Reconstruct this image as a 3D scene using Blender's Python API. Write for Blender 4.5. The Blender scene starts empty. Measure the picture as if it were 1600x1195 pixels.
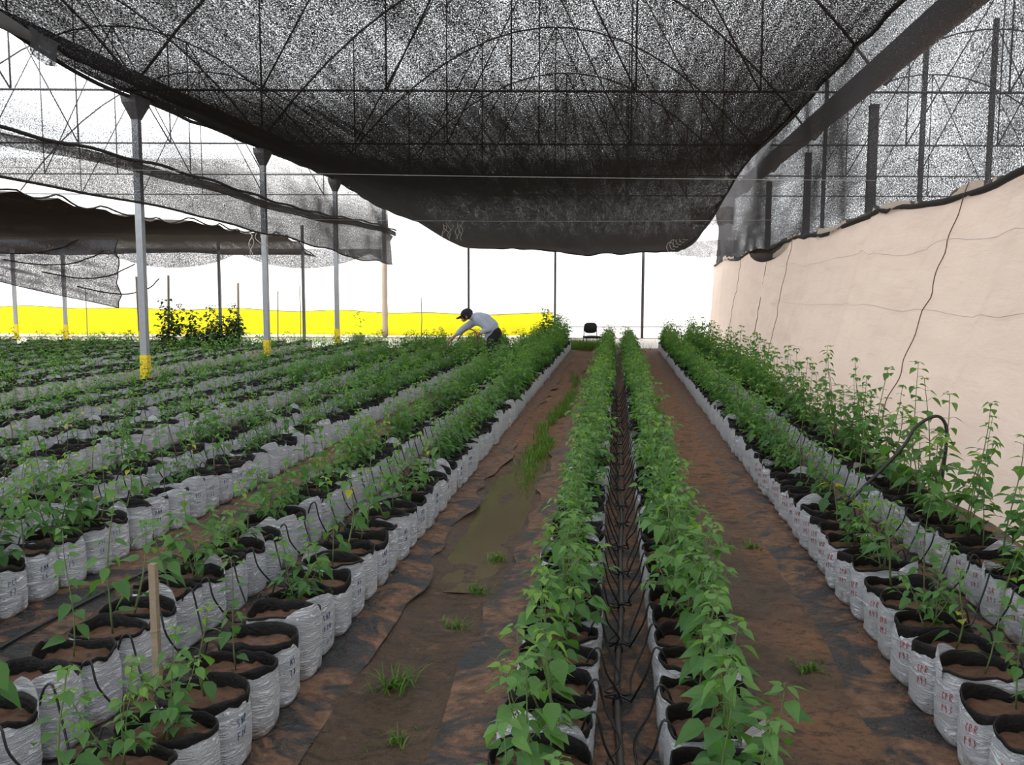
import bpy, math, random
import numpy as np
from math import sin, cos, pi, radians
R = random.Random(7)
NR = np.random.RandomState(11)
COL = bpy.context.scene.collection
SC = bpy.context.scene

# ------------------------------------------------------------------ camera model
F, EYE = 1400.0, 1.65
def _basis():
    Yd = np.array([(963 - 800) / F, (458 - 597.5) / F, 1.0]); Yd /= np.linalg.norm(Yd)
    r = radians(0.8); u = np.array([sin(r), -cos(r), 0.0]); u -= u.dot(Yd) * Yd; u /= np.linalg.norm(u)
    X = np.cross(Yd, u)
    if X[0] < 0: X = -X
    return np.array([X, Yd, u])
CM = _basis()
def in_frame(p, m=25):
    c = CM.T @ (np.array(p, float) - [0, 0, EYE])
    if c[2] < 0.3: return False
    x, y = 800 + F * c[0] / c[2], 597.5 + F * c[1] / c[2]
    return -m < x < 1600 + m and -m < y < 1195 + m
def at_y(px, py, y):
    """The point of the photograph's ray that lies on the cross plane at depth y."""
    d = CM @ np.array([(px - 800) / F, (py - 597.5) / F, 1.0])
    return np.array([0, 0, EYE]) + d * (y / d[1])

# ------------------------------------------------------------------ small helpers
class MB:
    """Collects vertices and faces of one mesh."""
    def __init__(s): s.v = []; s.f = []; s.m = []; s.n = 0; s.tone = []
    def add(s, v, f, mi=0, tone=0.5):
        v = np.asarray(v, float).reshape(-1, 3); o = s.n
        s.v.append(v); s.n += len(v)
        s.tone.append(np.full(len(v), tone) if np.isscalar(tone) else np.asarray(tone))
        for q in f: s.f.append([i + o for i in q]); s.m.append(mi)
    def box(s, c, d, mi=0, rot=0.0):
        x, y, z = [k / 2 for k in d]
        v = np.array([[sx * x, sy * y, sz * z] for sz in (-1, 1) for sy in (-1, 1) for sx in (-1, 1)])
        if rot:
            cr, sr = cos(rot), sin(rot); v[:, :2] = v[:, :2] @ np.array([[cr, sr], [-sr, cr]])
        s.add(v + np.array(c), [(0, 2, 3, 1), (4, 5, 7, 6), (0, 1, 5, 4), (2, 6, 7, 3), (0, 4, 6, 2), (1, 3, 7, 5)], mi)
    def tube(s, pts, r, seg=6, mi=0, cap=True, tone=0.5):
        pts = np.asarray(pts, float); n = len(pts)
        rr = np.full(n, r) if np.isscalar(r) else np.asarray(r, float)
        t = np.gradient(pts, axis=0); t /= np.linalg.norm(t, axis=1)[:, None] + 1e-9
        ref = np.array([0.0, 0, 1]) if abs(t[0][2]) < .9 else np.array([1.0, 0, 0])
        u = np.cross(t[0], ref); u /= np.linalg.norm(u)
        V = []
        for i in range(n):
            u = u - u.dot(t[i]) * t[i]; u /= np.linalg.norm(u) + 1e-9
            w = np.cross(t[i], u)
            for k in range(seg):
                a = 2 * pi * k / seg
                V.append(pts[i] + rr[i] * (cos(a) * u + sin(a) * w))
        f = [(i * seg + k, i * seg + (k + 1) % seg, (i + 1) * seg + (k + 1) % seg, (i + 1) * seg + k) for i in range(n - 1) for k in range(seg)]
        if cap: f += [tuple(range(seg))[::-1], tuple((n - 1) * seg + k for k in range(seg))]
        s.add(V, f, mi, tone)
    def grid(s, fn, nu, nv, mi=0):
        V = [fn(i / nu, j / nv) for i in range(nu + 1) for j in range(nv + 1)]
        s.add(V, [(i * (nv + 1) + j, (i + 1) * (nv + 1) + j, (i + 1) * (nv + 1) + j + 1, i * (nv + 1) + j + 1) for i in range(nu) for j in range(nv)], mi)
    def mesh(s, name, mats, smooth=True, tone=False):
        me = bpy.data.meshes.new(name)
        me.from_pydata(np.concatenate(s.v).tolist() if s.v else [], [], s.f)
        for m in (mats if isinstance(mats, (list, tuple)) else [mats]): me.materials.append(m)
        if any(s.m): me.polygons.foreach_set('material_index', s.m)
        me.polygons.foreach_set('use_smooth', [smooth] * len(s.f))
        if tone:
            a = me.attributes.new('tone', 'FLOAT', 'POINT'); a.data.foreach_set('value', np.concatenate(s.tone).astype(np.float32))
        me.update(); return me
    def build(s, name, mats, parent=None, smooth=True, tone=False):
        return link(name, s.mesh(name, mats, smooth, tone), parent)

def link(name, data, parent=None):
    o = bpy.data.objects.new(name, data); COL.objects.link(o)
    if parent: o.parent = parent
    return o
def tag(o, label, cat=None, group=None, kind=None):
    o['label'] = label
    if cat: o['category'] = cat
    if group: o['group'] = group
    if kind: o['kind'] = kind
    return o
def empty(name, loc, rz=0.0):
    o = bpy.data.objects.new(name, None); COL.objects.link(o)
    o.location = loc; o.rotation_euler.z = rz; o.empty_display_size = .1
    return o
def vnoise(x, y, seed=0):
    """Cheap smooth value noise."""
    def h(i, j): 
        q = sin(i * 127.1 + j * 311.7 + seed * 74.7) * 43758.5453
        return q - math.floor(q)
    i, j = math.floor(x), math.floor(y); fx, fy = x - i, y - j
    fx = fx * fx * (3 - 2 * fx); fy = fy * fy * (3 - 2 * fy)
    a = h(i, j) * (1 - fx) + h(i + 1, j) * fx; b = h(i, j + 1) * (1 - fx) + h(i + 1, j + 1) * fx
    return (a * (1 - fy) + b * fy) * 2 - 1
def sst(a, b, x):
    t = min(1, max(0, (x - a) / (b - a))); return t * t * (3 - 2 * t)

# ------------------------------------------------------------------ materials
class NT:
    def __init__(s, name):
        s.mat = bpy.data.materials.new(name); s.mat.use_nodes = True
        s.t = s.mat.node_tree; s.t.nodes.clear()
        s.out = s.n('ShaderNodeOutputMaterial')
    def n(s, typ, **kw):
        nd = s.t.nodes.new(typ)
        for k, v in kw.items():
            if k.startswith('i_'):
                key = k[2:]; key = int(key) if key.isdigit() else key.replace('_', ' ')
                sock = nd.inputs[key]
                if hasattr(v, 'is_output') and v.is_output: s.t.links.new(v, sock)
                else: sock.default_value = v
            else: setattr(nd, k, v)
        return nd
    def coord(s, which='Object', rnd=False, scale=(1, 1, 1)):
        c = s.n('ShaderNodeTexCoord').outputs[which]
        if rnd:
            oi = s.n('ShaderNodeObjectInfo').outputs['Random']
            m = s.n('ShaderNodeMath', operation='MULTIPLY', i_0=oi, i_1=97.0).outputs[0]
            c = s.n('ShaderNodeVectorMath', operation='ADD', i_0=c, i_1=m).outputs[0]
        if scale != (1, 1, 1):
            c = s.n('ShaderNodeVectorMath', operation='MULTIPLY', i_0=c, i_1=scale).outputs[0]
        return c
    def noise(s, c, scale, detail=3, rough=.55, dist=0.0):
        return s.n('ShaderNodeTexNoise', i_Vector=c, i_Scale=scale, i_Detail=detail, i_Roughness=rough, i_Distortion=dist).outputs['Fac']
    def ramp(s, fac, stops):
        r = s.n('ShaderNodeValToRGB', i_Fac=fac); e = r.color_ramp.elements
        while len(e) > len(stops): e.remove(e[-1])
        while len(e) < len(stops): e.new(.5)
        for k, (p, c) in enumerate(stops):
            e[k].position = p; e[k].color = (*c, 1) if not np.isscalar(c) else (c, c, c, 1)
        return r.outputs['Color']
    def mix(s, f, a, b):
        m = s.n('ShaderNodeMix', data_type='RGBA')
        for k, v in ((0, f), (6, a), (7, b)):
            if hasattr(v, 'is_output'): s.t.links.new(v, m.inputs[k])
            else: m.inputs[k].default_value = v if k == 0 else (*v, 1)
        return m.outputs[2]
    def math(s, op, a, b=0.0, clamp=False): return s.n('ShaderNodeMath', operation=op, i_0=a, i_1=b, use_clamp=clamp).outputs[0]
    def bump(s, h, st, d): return s.n('ShaderNodeBump', i_Height=h, i_Strength=st, i_Distance=d).outputs[0]
    def pbr(s, color, rough=.6, metal=0.0, normal=None, spec=.5):
        p = s.n('ShaderNodeBsdfPrincipled', i_Metallic=metal)
        for k, v in (('Base Color', color), ('Roughness', rough), ('Normal', normal), ('Specular IOR Level', spec)):
            if v is None: continue
            if hasattr(v, 'is_output'): s.t.links.new(v, p.inputs[k])
            elif k == 'Base Color': p.inputs[k].default_value = (*v, 1)
            else: p.inputs[k].default_value = v
        return p.outputs[0]
    def done(s, sh): s.t.links.new(sh, s.out.inputs['Surface']); return s.mat

def simple(name, col, rough=.6, metal=0.0, var=.15, scale=20, bump=0.0):
    t = NT(name); n = t.noise(t.coord('Object'), scale)
    c = t.mix(n, tuple(k * (1 - var) for k in col), tuple(min(1, k * (1 + var)) for k in col))
    return t.done(t.pbr(c, rough, metal, t.bump(n, bump, .01) if bump else None))

M = {}
def make_materials():
    # white woven plastic of the bags, with crinkles and soil stains at the foot
    t = NT('bag_plastic'); oc = t.n('ShaderNodeTexCoord').outputs['Object']; c = t.coord('Object', True)
    cz = t.n('ShaderNodeVectorMath', operation='MULTIPLY', i_0=c, i_1=(11, 11, 48)).outputs[0]
    cr = t.math('ABSOLUTE', t.math('SUBTRACT', t.noise(cz, 1.0, 5, .62, 1.1), .5)); cr = t.math('MULTIPLY', t.math('MINIMUM', cr, .12), 5.0); fine = t.noise(c, 160, 2)
    z = t.n('ShaderNodeSeparateXYZ', i_0=oc).outputs['Z']
    st = t.noise(c, 9, 4, .65)
    low = t.n('ShaderNodeMapRange', i_0=z, i_1=.0, i_2=.13, i_3=.20, i_4=-.12).outputs[0]
    f = t.math('ADD', st, low); f = t.ramp(f, [(.60, 0.0), (.76, 1.0)])
    base = t.mix(t.noise(c, 6, 2), (.76, .80, .88), (.86, .89, .94))
    col = t.mix(t.math('MULTIPLY', f, .75), base, (.22, .13, .075))
    h = t.math('ADD', cr, t.math('MULTIPLY', fine, .10))
    M['bag'] = t.done(t.pbr(col, .42, 0, t.bump(h, .95, .02)))
    t = NT('black_plastic_lining'); c = t.coord('Object', True); n = t.noise(c, 45, 4, .6)
    M['black'] = t.done(t.pbr(t.mix(n, (.007, .007, .008), (.014, .013, .013)), .5, 0, t.bump(n, .7, .012), .22))
    # soil in the bags
    t = NT('bag_soil'); c = t.coord('Object', True); n = t.noise(c, 28, 6, .65); n2 = t.noise(c, 9, 3)
    col = t.mix(n2, (.070, .033, .018), (.165, .080, .043)); col = t.mix(t.ramp(n, [(.3, 1.0), (.5, 0.0)]), col, (.04, .02, .012))
    M['soil'] = t.done(t.pbr(col, .8, 0, t.bump(n, .8, .02)))
    # bare ground
    t = NT('ground_soil'); c = t.coord('Object'); xyz = t.n('ShaderNodeSeparateXYZ', i_0=c)
    n = t.noise(c, 1.1, 6, .6); n2 = t.noise(c, 9, 6, .7); n3 = t.noise(c, 42, 4, .7)
    dry = t.mix(n2, (.170, .078, .040), (.36, .185, .10))
    wet = t.mix(n2, (.050, .028, .016), (.150, .092, .054))
    xx = t.n('ShaderNodeMapRange', i_0=xyz.outputs['X'], i_1=.35, i_2=.95, i_3=.0, i_4=-.20).outputs[0]
    yy = t.n('ShaderNodeMapRange', i_0=xyz.outputs['Y'], i_1=6.5, i_2=12., i_3=.22, i_4=-.22).outputs[0]
    w = t.ramp(t.math('ADD', t.math('ADD', n, xx), yy), [(.42, 0.0), (.62, 1.0)])
    col = t.mix(w, dry, wet)
    crack = t.ramp(t.noise(t.coord('Object', scale=(1.6, 3, 1)), 4, 7, .75, .9), [(.41, 1.0), (.49, 0.0)])  # shade in the cracks painted into the albedo, bump alone shows little
    col = t.mix(t.math('MULTIPLY', crack, .65), col, (.03, .017, .01))
    sp = t.ramp(n3, [(.36, 1.0), (.46, 0.0)]); col = t.mix(t.math('MULTIPLY', sp, .55), col, (.028, .016, .009))  # shade between clods put into the colour as fine dark specks
    lt = t.ramp(t.noise(c, 5.5, 6, .7, .5), [(.60, 0.0), (.68, 1.0)]); col = t.mix(t.math('MULTIPLY', lt, .6), col, (.26, .15, .09))
    rough = t.ramp(w, [(0, .85), (1, .42)])
    h = t.math('ADD', t.math('MULTIPLY', n2, .7), t.math('MULTIPLY', n3, .25))
    M['ground'] = t.done(t.pbr(col, rough, 0, t.bump(h, 1.0, .10)))
    # black ground cover with dried mud lying on it
    t = NT('ground_cover_plastic'); c = t.coord('Object')
    n = t.noise(c, 3.4, 7, .66, .9); n2 = t.noise(c, 16, 6, .72); wr = t.noise(t.coord('Object', scale=(7, 10, 1)), 2.2, 4, .6, 1.5)
    yb = t.n('ShaderNodeMapRange', i_0=t.n('ShaderNodeSeparateXYZ', i_0=c).outputs['Y'], i_1=4.5, i_2=14, i_3=0.0, i_4=.14).outputs[0]
    m = t.ramp(t.math('ADD', n, yb), [(.46, 0.0), (.54, 1.0)])
    mud = t.mix(t.ramp(n2, [(.3, 0.0), (.7, 1.0)]), (.060, .031, .018), (.30, .165, .10)); pl = t.mix(n2, (.012, .013, .016), (.040, .038, .038))
    col = t.mix(t.math('MULTIPLY', m, .92), pl, mud)
    h = t.math('ADD', t.math('MULTIPLY', wr, .9), t.math('MULTIPLY', t.math('MULTIPLY', n2, m), .35))
    M['cover'] = t.done(t.pbr(col, t.ramp(m, [(0, .42), (1, .8)]), 0, t.bump(h, .8, .05)))
    t = NT('puddle_water'); c = t.coord('Object'); n = t.noise(c, 3, 4)
    M['water'] = t.done(t.pbr(t.mix(n, (.085, .066, .030), (.135, .105, .055)), .14, 0, t.bump(t.noise(c, 9, 2), .05, .02)))
    # leaves
    def leaf(name, stops, tr=.30):
        t = NT(name); a = t.n('ShaderNodeAttribute', attribute_name='tone').outputs['Fac']
        oi = t.n('ShaderNodeObjectInfo').outputs['Random']
        f = t.math('ADD', a, t.math('MULTIPLY', t.math('SUBTRACT', oi, .5), .22), True)
        col = t.ramp(f, stops)
        p = t.pbr(col, .5, 0, None, .35)
        tcol = t.n('ShaderNodeMix', data_type='RGBA', blend_type='MULTIPLY', i_0=1.0)
        t.t.links.new(col, tcol.inputs[6]); tcol.inputs[7].default_value = (1.55, 1.6, .60, 1)
        tl = t.n('ShaderNodeBsdfTranslucent', i_Color=tcol.outputs[2]).outputs[0]
        return t.done(t.n('ShaderNodeMixShader', i_0=tr, i_1=p, i_2=tl).outputs[0])
    M['leaf'] = leaf('green_leaf', [(0, (.032, .100, .028)), (.45, (.068, .178, .052)), (.80, (.130, .272, .075)), (.94, (.22, .35, .055)), (1, (.45, .42, .05))], .42)
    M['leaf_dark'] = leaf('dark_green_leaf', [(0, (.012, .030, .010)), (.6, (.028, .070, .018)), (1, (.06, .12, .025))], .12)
    M['grass'] = leaf('grass_blade', [(0, (.05, .11, .02)), (.6, (.10, .22, .03)), (1, (.22, .30, .06))])
    M['stem'] = simple('plant_stem', (.10, .15, .045), .6, 0, .4, 30)
    # nets
    def net(name, t0, thread, stretch=(1, 1, 1), grain=.75, streak=.5, sc=55.0, open_=None, thick=None):
        t = NT(name); c = t.coord('Object')
        g = t.n('ShaderNodeNewGeometry')
        dt = t.n('ShaderNodeVectorMath', operation='DOT_PRODUCT', i_0=g.outputs['Incoming'], i_1=g.outputs['Normal']).outputs['Value']
        cs = t.math('MAXIMUM', t.math('ABSOLUTE', dt), .11)
        gn = t.noise(t.coord('Object', scale=stretch), sc, 1, .5)
        sn = t.noise(t.coord('Object', scale=(5, .22, 5)), 1.0, 4, .6)
        s2 = t.noise(t.coord('Object', scale=(17, .10, 17)), 1.0, 2, .5)
        sn = t.math('ADD', sn, t.math('MULTIPLY', t.math('SUBTRACT', s2, .5), .55))
        gr = t.math('MULTIPLY', t.math('SUBTRACT', gn, .5), grain * 3.2)
        sr = t.math('MULTIPLY', t.math('SUBTRACT', sn, .5), streak)
        base = t.math('ADD', t.math('ADD', gr, sr), t0, True)
        if thick:                                          # gradual darkening towards the far end put into the transmission
            y = t.n('ShaderNodeSeparateXYZ', i_0=c).outputs['Y']
            base = t.math('ADD', base, t.n('ShaderNodeMapRange', i_0=y, i_1=thick[0], i_2=thick[1], i_3=0.0, i_4=thick[2], interpolation_type='SMOOTHSTEP').outputs[0])
        if open_:                                          # weave pulled wide open towards its top edge
            z = t.n('ShaderNodeSeparateXYZ', i_0=c).outputs['Z']
            base = t.math('ADD', base, t.n('ShaderNodeMapRange', i_0=z, i_1=open_[0], i_2=open_[1], i_3=0.0, i_4=open_[2]).outputs[0])
        base = t.math('MINIMUM', t.math('MAXIMUM', base, .03), .97)
        T = t.math('POWER', base, t.math('DIVIDE', 1.0, cs))
        d = t.n('ShaderNodeBsdfDiffuse', i_Color=(*thread, 1)).outputs[0]
        tr = t.n('ShaderNodeBsdfTransparent').outputs[0]
        return t.done(t.n('ShaderNodeMixShader', i_0=T, i_1=d, i_2=tr).outputs[0])
    M['net_roof'] = net('black_shade_mesh', .33, (.046, .044, .046), (1, .35, 1), .62, .42, 80, None, (11, 21, -.20))
    M['net_side'] = net('grey_shade_mesh', .43, (.075, .072, .073), (1, .6, 1), .5, .2, 75)
    M['net_open'] = net('open_shade_mesh', .43, (.075, .072, .073), (1, .6, 1), .5, .2, 75, (4.0, 5.0, .42))
    M['net_dark'] = net('dense_shade_mesh', .33, (.060, .053, .050), (1, .4, 1), .34, .45)
    M['net_pale'] = net('pale_shade_mesh', .24, (.10, .10, .11), (1, 1, 1), .35, .2, 30)
    M['hem'] = simple('net_hem', (.018, .016, .015), .9)
    # cloth walls
    def cloth(name, col, tr, trans, var, a, b, st, transp=0.0):
        t = NT(name); c = t.coord('Object')
        n = t.noise(t.coord('Object', scale=a), 1.0, 4, .6, .7); n2 = t.noise(t.coord('Object', scale=b), 1.0, 5, .6, .25)
        cc = t.mix(n, tuple(k * (1 - var) for k in col), tuple(min(1, k * (1 + var)) for k in col))
        nm = t.bump(t.math('ADD', n, n2), st, .05)
        d = t.n('ShaderNodeBsdfDiffuse', i_Color=cc, i_Normal=nm).outputs[0]
        tl = t.n('ShaderNodeBsdfTranslucent', i_Color=(*trans, 1), i_Normal=nm).outputs[0]
        s = t.n('ShaderNodeMixShader', i_0=tr, i_1=d, i_2=tl).outputs[0]
        if transp:
            s = t.n('ShaderNodeMixShader', i_0=transp, i_1=s, i_2=t.n('ShaderNodeBsdfTransparent').outputs[0]).outputs[0]
        return t.done(s)
    M['fabric'] = cloth('beige_fabric', (.61, .515, .44), .40, (.60, .505, .435), .15, (.5, 1.1, .12), (3, 1.6, 6), .45)  # light-dark banding of the vertical folds put into the colour
    M['yellow'] = cloth('yellow_plastic', (.92, .80, .03), .68, (1.0, .90, .03), .08, (1.2, 1, .3), (2.2, 1, 2.5), .9)
    M['white_wall'] = cloth('white_insect_mesh', (.85, .86, .85), .65, (.97, .98, .97), .02, (.4, 1, .2), (1, 1, 2), .2, .08)
    M['white_ground'] = simple('white_ground_strip', (.75, .73, .68), .6, 0, .1, 2)
    M['steel'] = simple('galvanised_steel', (.30, .32, .34), .5, .35, .15, 12)
    M['steel_dark'] = simple('weathered_steel', (.10, .10, .105), .6, .2, .2, 8)
    M['band'] = simple('yellow_band_paint', (.80, .60, .01), .5, 0, .06, 10)
    M['wood'] = simple('grey_timber', (.25, .195, .135), .8, 0, .35, 40, .4)
    M['wood_brown'] = simple('brown_timber', (.13, .075, .04), .8, 0, .3, 30, .4)
    M['sleeve'] = simple('beige_wrap', (.55, .44, .35), .7, 0, .12, 9)
    M['hose'] = simple('black_rubber_hose', (.014, .014, .015), .42)
    M['pipe'] = simple('dusty_black_pipe', (.055, .05, .046), .55, 0, .4, 14)
    M['string'] = simple('pale_string', (.45, .43, .40), .9)
    M['ink_blue'] = simple('blue_marker_ink', (.035, .07, .20), .7)
    M['ink_red'] = simple('red_marker_ink', (.38, .05, .06), .7)
    M['shirt'] = simple('pale_blue_shirt', (.40, .46, .56), .85, 0, .12, 22, .5)
    M['trouser'] = simple('black_trousers', (.008, .008, .011), .85)
    M['skin'] = simple('skin', (.36, .19, .13), .55, 0, .08, 15)
    M['hair'] = simple('black_hair', (.008, .007, .007), .5)
    M['cap'] = simple('dark_cap', (.012, .012, .016), .85)
    M['shoe'] = simple('dark_shoe', (.02, .018, .016), .6)
    M['seatcloth'] = simple('black_seat_cloth', (.02, .024, .022), .8)
    M['red'] = simple('red_plastic', (.62, .03, .01), .4, 0, .05)
    M['pot'] = simple('pale_pot', (.35, .37, .35), .6)
make_materials()

# ------------------------------------------------------------------ world, camera
W = bpy.data.worlds.new('overcast'); SC.world = W; W.use_nodes = True
nt = W.node_tree; bg = nt.nodes['Background']
tcw = nt.nodes.new('ShaderNodeTexCoord'); sx = nt.nodes.new('ShaderNodeSeparateXYZ'); rmp = nt.nodes.new('ShaderNodeValToRGB')
nt.links.new(tcw.outputs['Generated'], sx.inputs[0]); nt.links.new(sx.outputs['Z'], rmp.inputs[0]); nt.links.new(rmp.outputs[0], bg.inputs[0])
rmp.color_ramp.elements[0].color = (.93, .95, .98, 1); rmp.color_ramp.elements[1].color = (.98, .99, 1.0, 1)
bg.inputs[1].default_value = 3.9
cam = bpy.data.cameras.new('camera'); co = bpy.data.objects.new('camera', cam); COL.objects.link(co)
from mathutils import Matrix
rot = Matrix((CM[:, 0].tolist(), CM[:, 1].tolist(), CM[:, 2].tolist()))       # columns: image right, image down, forward in world axes
right, down, fwd = [CM @ np.array(v) for v in ((1, 0, 0), (0, 1, 0), (0, 0, 1))]
mw = Matrix([[right[i], -down[i], -fwd[i], (0, 0, EYE)[i]] for i in range(3)] + [[0, 0, 0, 1]])
co.matrix_world = mw
cam.sensor_fit = 'HORIZONTAL'; cam.sensor_width = 36; cam.lens = F * 36 / 1600; cam.clip_start = .05; cam.clip_end = 300
SC.camera = co
SC.view_settings.view_transform = 'Standard'; SC.view_settings.look = 'None'
SC.view_settings.gamma = 1; SC.view_settings.use_curve_mapping = False; SC.view_settings.exposure = 0.15

# ------------------------------------------------------------------ ground
SK = 0.12                                   # frames and back wall stand slightly askew to the rows
def gz(x, y):
    z = -.012 + .006 * vnoise(x * 3, y * 3, 1)
    a = sst(-1.20, -.98, x) * (1 - sst(-.75, -.52, x))
    z -= a * (.030 + .016 * vnoise(x * 4.5, y * 1.5, 2) + .010 * vnoise(x * 14, y * 7, 6) + .022 * sst(4.6, 6, y) * (1 - sst(8, 9.6, y)))
    b = sst(.5, .6, x) * (1 - sst(.9, 1.0, x))
    return z + b * (.010 * vnoise(x * 7, y * 5, 3) + .008 * vnoise(x * 17, y * 13, 4))
def build_floor():
    xs = sorted(set([-80, -45, -28] + [round(-22 + .5 * i, 3) for i in range(39)] + [round(-3 + .04 * i, 3) for i in range(151)] + [4, 6, 10, 20, 45, 80]))
    ys = sorted(set([-60, -20, -8] + [round(-4 + .5 * i, 3) for i in range(11)] + [round(1.6 + .05 * i, 3) for i in range(224)] + [round(13 + .5 * i, 3) for i in range(45)] + [45, 70, 120]))
    b = MB(); V = [(x, y, gz(x, y)) for x in xs for y in ys]; ny = len(ys)
    b.add(V, [(i * ny + j, (i + 1) * ny + j, (i + 1) * ny + j + 1, i * ny + j + 1) for i in range(len(xs) - 1) for j in range(ny - 1)])
    tag(b.build('floor', M['ground']), 'reddish brown bare soil floor of the greenhouse', 'floor', kind='structure')
build_floor()
def cover(x0, x1, label, rag0=.0, rag1=.0, seed=0, y0=.5, y1=26.5):
    ny = int((y1 - y0) / .1); nx = max(5, int((x1 - x0) / .1)); b = MB()
    def fn(u, v):
        y = y0 + (y1 - y0) * u
        a = x0 + rag0 * (vnoise(y * 1.3, 3.3, seed) + .6 * vnoise(y * 4.1, 1.1, seed)); e = x1 + rag1 * (vnoise(y * 1.2, 7.7, seed) + .6 * vnoise(y * 3.7, 5, seed))
        x = a + (e - a) * v
        edge = min(v, 1 - v) * (x1 - x0)
        z = .002 - .016 * (1 - sst(0, .10, edge)) * (1 if (rag0 or rag1) else .6) + (.006 * vnoise(x * 9, y * 5, seed + 4) if .03 < edge < .16 else 0)
        return (x, y, z)
    b.grid(fn, ny, nx)
    return tag(b.build('ground_cover', M['cover']), label, 'ground cover', 'black plastic ground covers')
cover(-.64, .60, 'black plastic ground cover under the two rows beside the drip pipe', .06, .03, 1)
cover(.975, 2.95, 'straight-edged black plastic ground cover running along the beige fabric wall', .004, .0, 2)
cover(-2.62, -1.10, 'muddy black plastic ground cover under the bag rows bordering the muddy aisle', .02, .09, 3)
cover(-4.40, -2.66, 'black plastic ground cover under the third and fourth bag rows beyond the muddy aisle', .02, .03, 4)
cover(-6.15, -4.46, 'black plastic ground cover under the fifth and sixth bag rows beyond the muddy aisle', .02, .03, 5)
cover(-7.9, -6.2, 'black plastic ground cover under the seventh and eighth bag rows beyond the muddy aisle', .02, .03, 6, 3)
def puddle():
    b = MB(); b.grid(lambda u, v: (-1.18 + .62 * u, 4.9 + 4.6 * v, 0), 6, 30)
    o = b.build('puddle', M['water']); o.location.z = -.052
    tag(o, 'shallow greenish brown puddle lying in the muddy aisle', 'puddle')
puddle()
b = MB(); b.grid(lambda u, v: (-24 + 28 * u, 27.2 + SK * (-24 + 28 * u) + 5.6 * v, .003 + .01 * vnoise(u * 40, v * 9)), 60, 12)  # pale strip over the soil beyond the row ends
tag(b.build('ground_strip', M['white_ground']), 'pale strip across the ground at the foot of the back wall', 'ground cover')

# ------------------------------------------------------------------ walls of cloth
def back_y(x): return 33.6 + SK * x
b = MB(); b.grid(lambda u, v: (-40 + 44.2 * u, back_y(-40 + 44.2 * u) + .05 * sin(u * 90), 6.5 * v), 90, 8)
wb = tag(b.build('wall_back', M['white_wall']), 'glaring white insect mesh wall at the far end', 'wall', kind='structure')
def yel(u, v):
    x = -34 + 31.7 * u
    top = 1.10 - .012 * (x + 24) + .03 * sin(x * 1.7) + .04 * abs(sin(x * .55))
    z = .10 + .05 * vnoise(x * .5, 0, 4) + (top - .1) * v
    return (x, back_y(x) - .35 + .07 * sin(x * 2.1 + v * 3) * v + .05 * sin(x * 5.3 + v * 2) + .04 * vnoise(x * 2.4, v * 3, 6), z)
b = MB(); b.grid(yel, 220, 10)
o = tag(b.build('windbreak_sheet', M['yellow']), 'long bright yellow plastic sheet strung low along the back wall', 'plastic sheet')
b = MB(); b.tube([np.array(yel(i / 80, 1)) for i in range(81)], .012, 5); b.build('top_cord', M['wood_brown'], o)
b = MB(); b.tube([(-8 + 12 * k / 20, back_y(-8 + 12 * k / 20) - .12, .42 - .02 * sin(k / 20 * pi)) for k in range(21)], .014, 5)
tag(b.build('wire_line', M['steel_dark']), 'dark wire stretched low across the white back wall', 'wire')

def fab(u, v):
    y = -8 + 41.3 * u
    xb = 2.70 + (3.29 - 2.70) * sst(6, 33, y); xt = 3.52
    zt = 2.78 + .05 * sin(y * 1.1) + .04 * vnoise(y * 2.3, 0, 3)
    x = xb + (xt - xb) * (v ** .85) + .05 * sin(y * 2.3 + v * 1.2 + 1.5 * vnoise(y * .5, v, 2)) * (.4 + v * (1.2 - v)) + .045 * vnoise(y * 1.5, v * 1.3, 8) + .030 * vnoise(y * 4, v * 3, 9) * v + .014 * vnoise(y * 7, v * 14, 5) + .012 * vnoise(y * 2.5 + v * 3, v * 22, 7)
    return (x, y, zt * v)
b = MB(); b.grid(fab, 330, 44)
wr = tag(b.build('wall_right', M['fabric']), 'wrinkled beige fabric wall leaning outward beside the rows', 'wall', kind='structure')
def fabpt(y, v, off=-.012):
    p = np.array(fab((y + 8) / 41.3, v)); p[0] += off; return p
for yy in (9.6, 18.4, 26.2):
    b = MB(); b.tube([fabpt(yy + .03 * sin(v * 40) + (1 - v) * .25, v) for v in np.linspace(.0, 1, 44)], .0055, 5)
    b.build('seam_cord', M['wood_brown'], wr)
b = MB(); b.tube([fabpt(21.5 + .1 * sin(v * 25), v) for v in np.linspace(.25, .97, 24)], .008, 5); b.build('seam_cord', M['hem'], wr)
for vv, s in ((.52, 1), (.78, 4)):
    b = MB(); b.tube([fabpt(y, vv + .02 * vnoise(y * .6, s), -.014) for y in np.linspace(6, 20, 70)], .002, 4); b.build('tie_wire', M['steel'], wr)

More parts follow.
